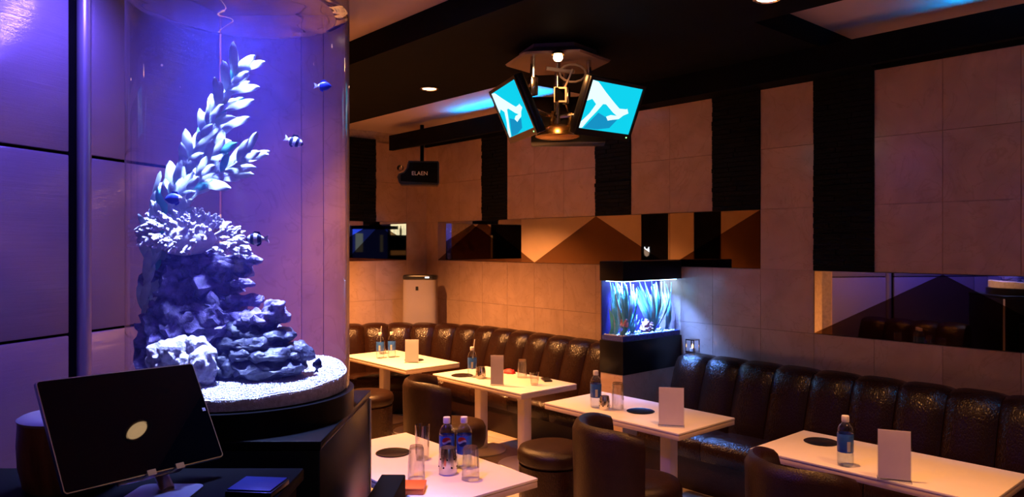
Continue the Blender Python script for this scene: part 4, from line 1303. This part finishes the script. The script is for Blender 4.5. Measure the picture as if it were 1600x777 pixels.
for x in (-0.002, 0.052):
    mb = MB()
    mb.box2((x - 0.008, -TH / 2 - 0.0045, -0.016), (x + 0.008, -TH / 2 - 0.001, 0.006))
    mb.box2((x - 0.008, -TH / 2 - 0.001, 0.0015), (x + 0.008, -TH / 2 + 0.006, 0.0055))
    bmesh.ops.transform(mb.bm, matrix=Bt, verts=mb.bm.verts[:])
    mb.build('clip', M['alu'], sd, 0)
q = tpt(0.0, -0.05, -0.016)
MB().tube([(0.0, 0.03, 0.002), (q.x * 0.5, 0.05, 0.03), tuple(q)], 0.012, 10).build('neck', M['alu'], sd)
po = thing('wooden_pot', 'round turned wooden pot with a dished top behind the tablet', 'pot', cw(-0.815, 1.365, 1.025), 0)
MB().lathe([(0, 0), (0.070, 0), (0.078, 0.008), (0.086, 0.045), (0.088, 0.085), (0.086, 0.125), (0.0, 0.125)], 48).build('bowl', M['wood'], po, 50)
MB().lathe([(0.087, 0.1255), (0.088, 0.130), (0.083, 0.133), (0.050, 0.131), (0.044, 0.127), (0, 0.126)], 48).build('rim', mat('lit_wood_rim', (0.30, 0.22, 0.24), 0.45, var=0.1, vscale=20), po, 50)  # rim coloured paler than the bowl for the light on its top

# ---------------------------------------------------------------- what the mirrors show: doors, display tank, back bar
for nm, a, b in (('door_1', 0.30, 0.86), ('door_2', -1.0, -0.34)):
    d = MB().box2((a, YW - 0.035, 0.0), (b, YW - 0.012, 2.02)).build(nm, M['black'], None, 0)
    struct(d)
    MB().box2((b - 0.09, YW - 0.075, 0.95), (b - 0.07, YW - 0.035, 1.15)).build('handle', M['steel'], d, 0)
mb = MB()
cat = [(-0.045, 0.075), (-0.026, 0.048), (0.026, 0.048), (0.045, 0.075), (0.05, 0.0), (0.036, -0.04), (0, -0.055), (-0.036, -0.04), (-0.05, 0.0)]
mb.prism(cat, 0.01, Matrix.Translation((0.78, YW - 0.036, 1.37)) @ Matrix.Rotation(PI / 2, 4, 'X'))
tag(mb.build('glowing_sign', G_WHITE, None, 0), 'small white glowing two-eared sign on the black far door', 'sign')
dt = thing('display_aquarium', 'large blue display aquarium reflected in the far wall mirror', 'aquarium', (-0.57, -3.0, 0))
MB().box2((-0.50, -0.25, 0), (0.50, 0.25, 1.08)).build('stand', M['black'], dt, 0)
MB().box2((-0.48, -0.22, 1.081), (0.48, -0.20, 1.85)).build('lit_back', G_BLUE, dt, 0)
MB().box2((0.22, -0.19, 1.30), (0.42, -0.185, 1.75)).build('pale_coral_glow', G_PALE, dt, 0)
MB().box2((-0.34, -0.19, 1.30), (-0.26, -0.185, 1.72)).build('bubble_column_glow', G_PALE, dt, 0)
MB().box2((-0.50, -0.25, 1.851), (0.50, 0.25, 1.93)).build('hood', M['black'], dt, 0)
bb = thing('back_bar', 'backlit bar shelf of bottles reflected in the far wall mirror', 'shelf', (-1.55, -3.2, 0))
MB().box2((-0.55, -0.12, 0), (0.35, -0.10, 2.3)).build('back_board', M['black'], bb, 0)
MB().box2((-0.54, -0.10, 1.72), (0.35, -0.095, 2.05)).build('lit_panel', G_BAR, bb, 0)
for z in (1.20, 1.50, 1.70):
    MB().box2((-0.55, -0.10, z), (0.35, 0.12, z + 0.015)).build('board', M['black'], bb, 0)
MB().box2((-0.54, -0.10, 1.215), (0.35, -0.095, 1.33)).build('lit_panel', G_BAR, bb, 0)
for k in range(9):
    t = tag(MB().lathe([(0, 0), (0.03, 0), (0.03, 0.15), (0.012, 0.19), (0.012, 0.24), (0, 0.24)], 14).build('spirit_bottle', M['bottle'] if k % 3 else M['wood'], None, 50,
            (-2.0 + 0.095 * k, -3.2, 1.7155)), 'spirit bottle on the lit back bar shelf seen in the mirror', 'bottle', 'bottles on the back bar')
# put the origins of things built in room coordinates at their own bases
for o in list(SC.objects):
    if o.type == 'EMPTY' and o.parent is None and o.location.length < 1e-6 and o.children:
        P = []
        for ch in o.children:
            if ch.type == 'MESH':
                P += [ch.location + Vector(c) for c in ch.bound_box]
        base = Vector(((min(p.x for p in P) + max(p.x for p in P)) / 2, (min(p.y for p in P) + max(p.y for p in P)) / 2, min(p.z for p in P)))
        o.location = base
        for ch in o.children:
            ch.location = ch.location - base
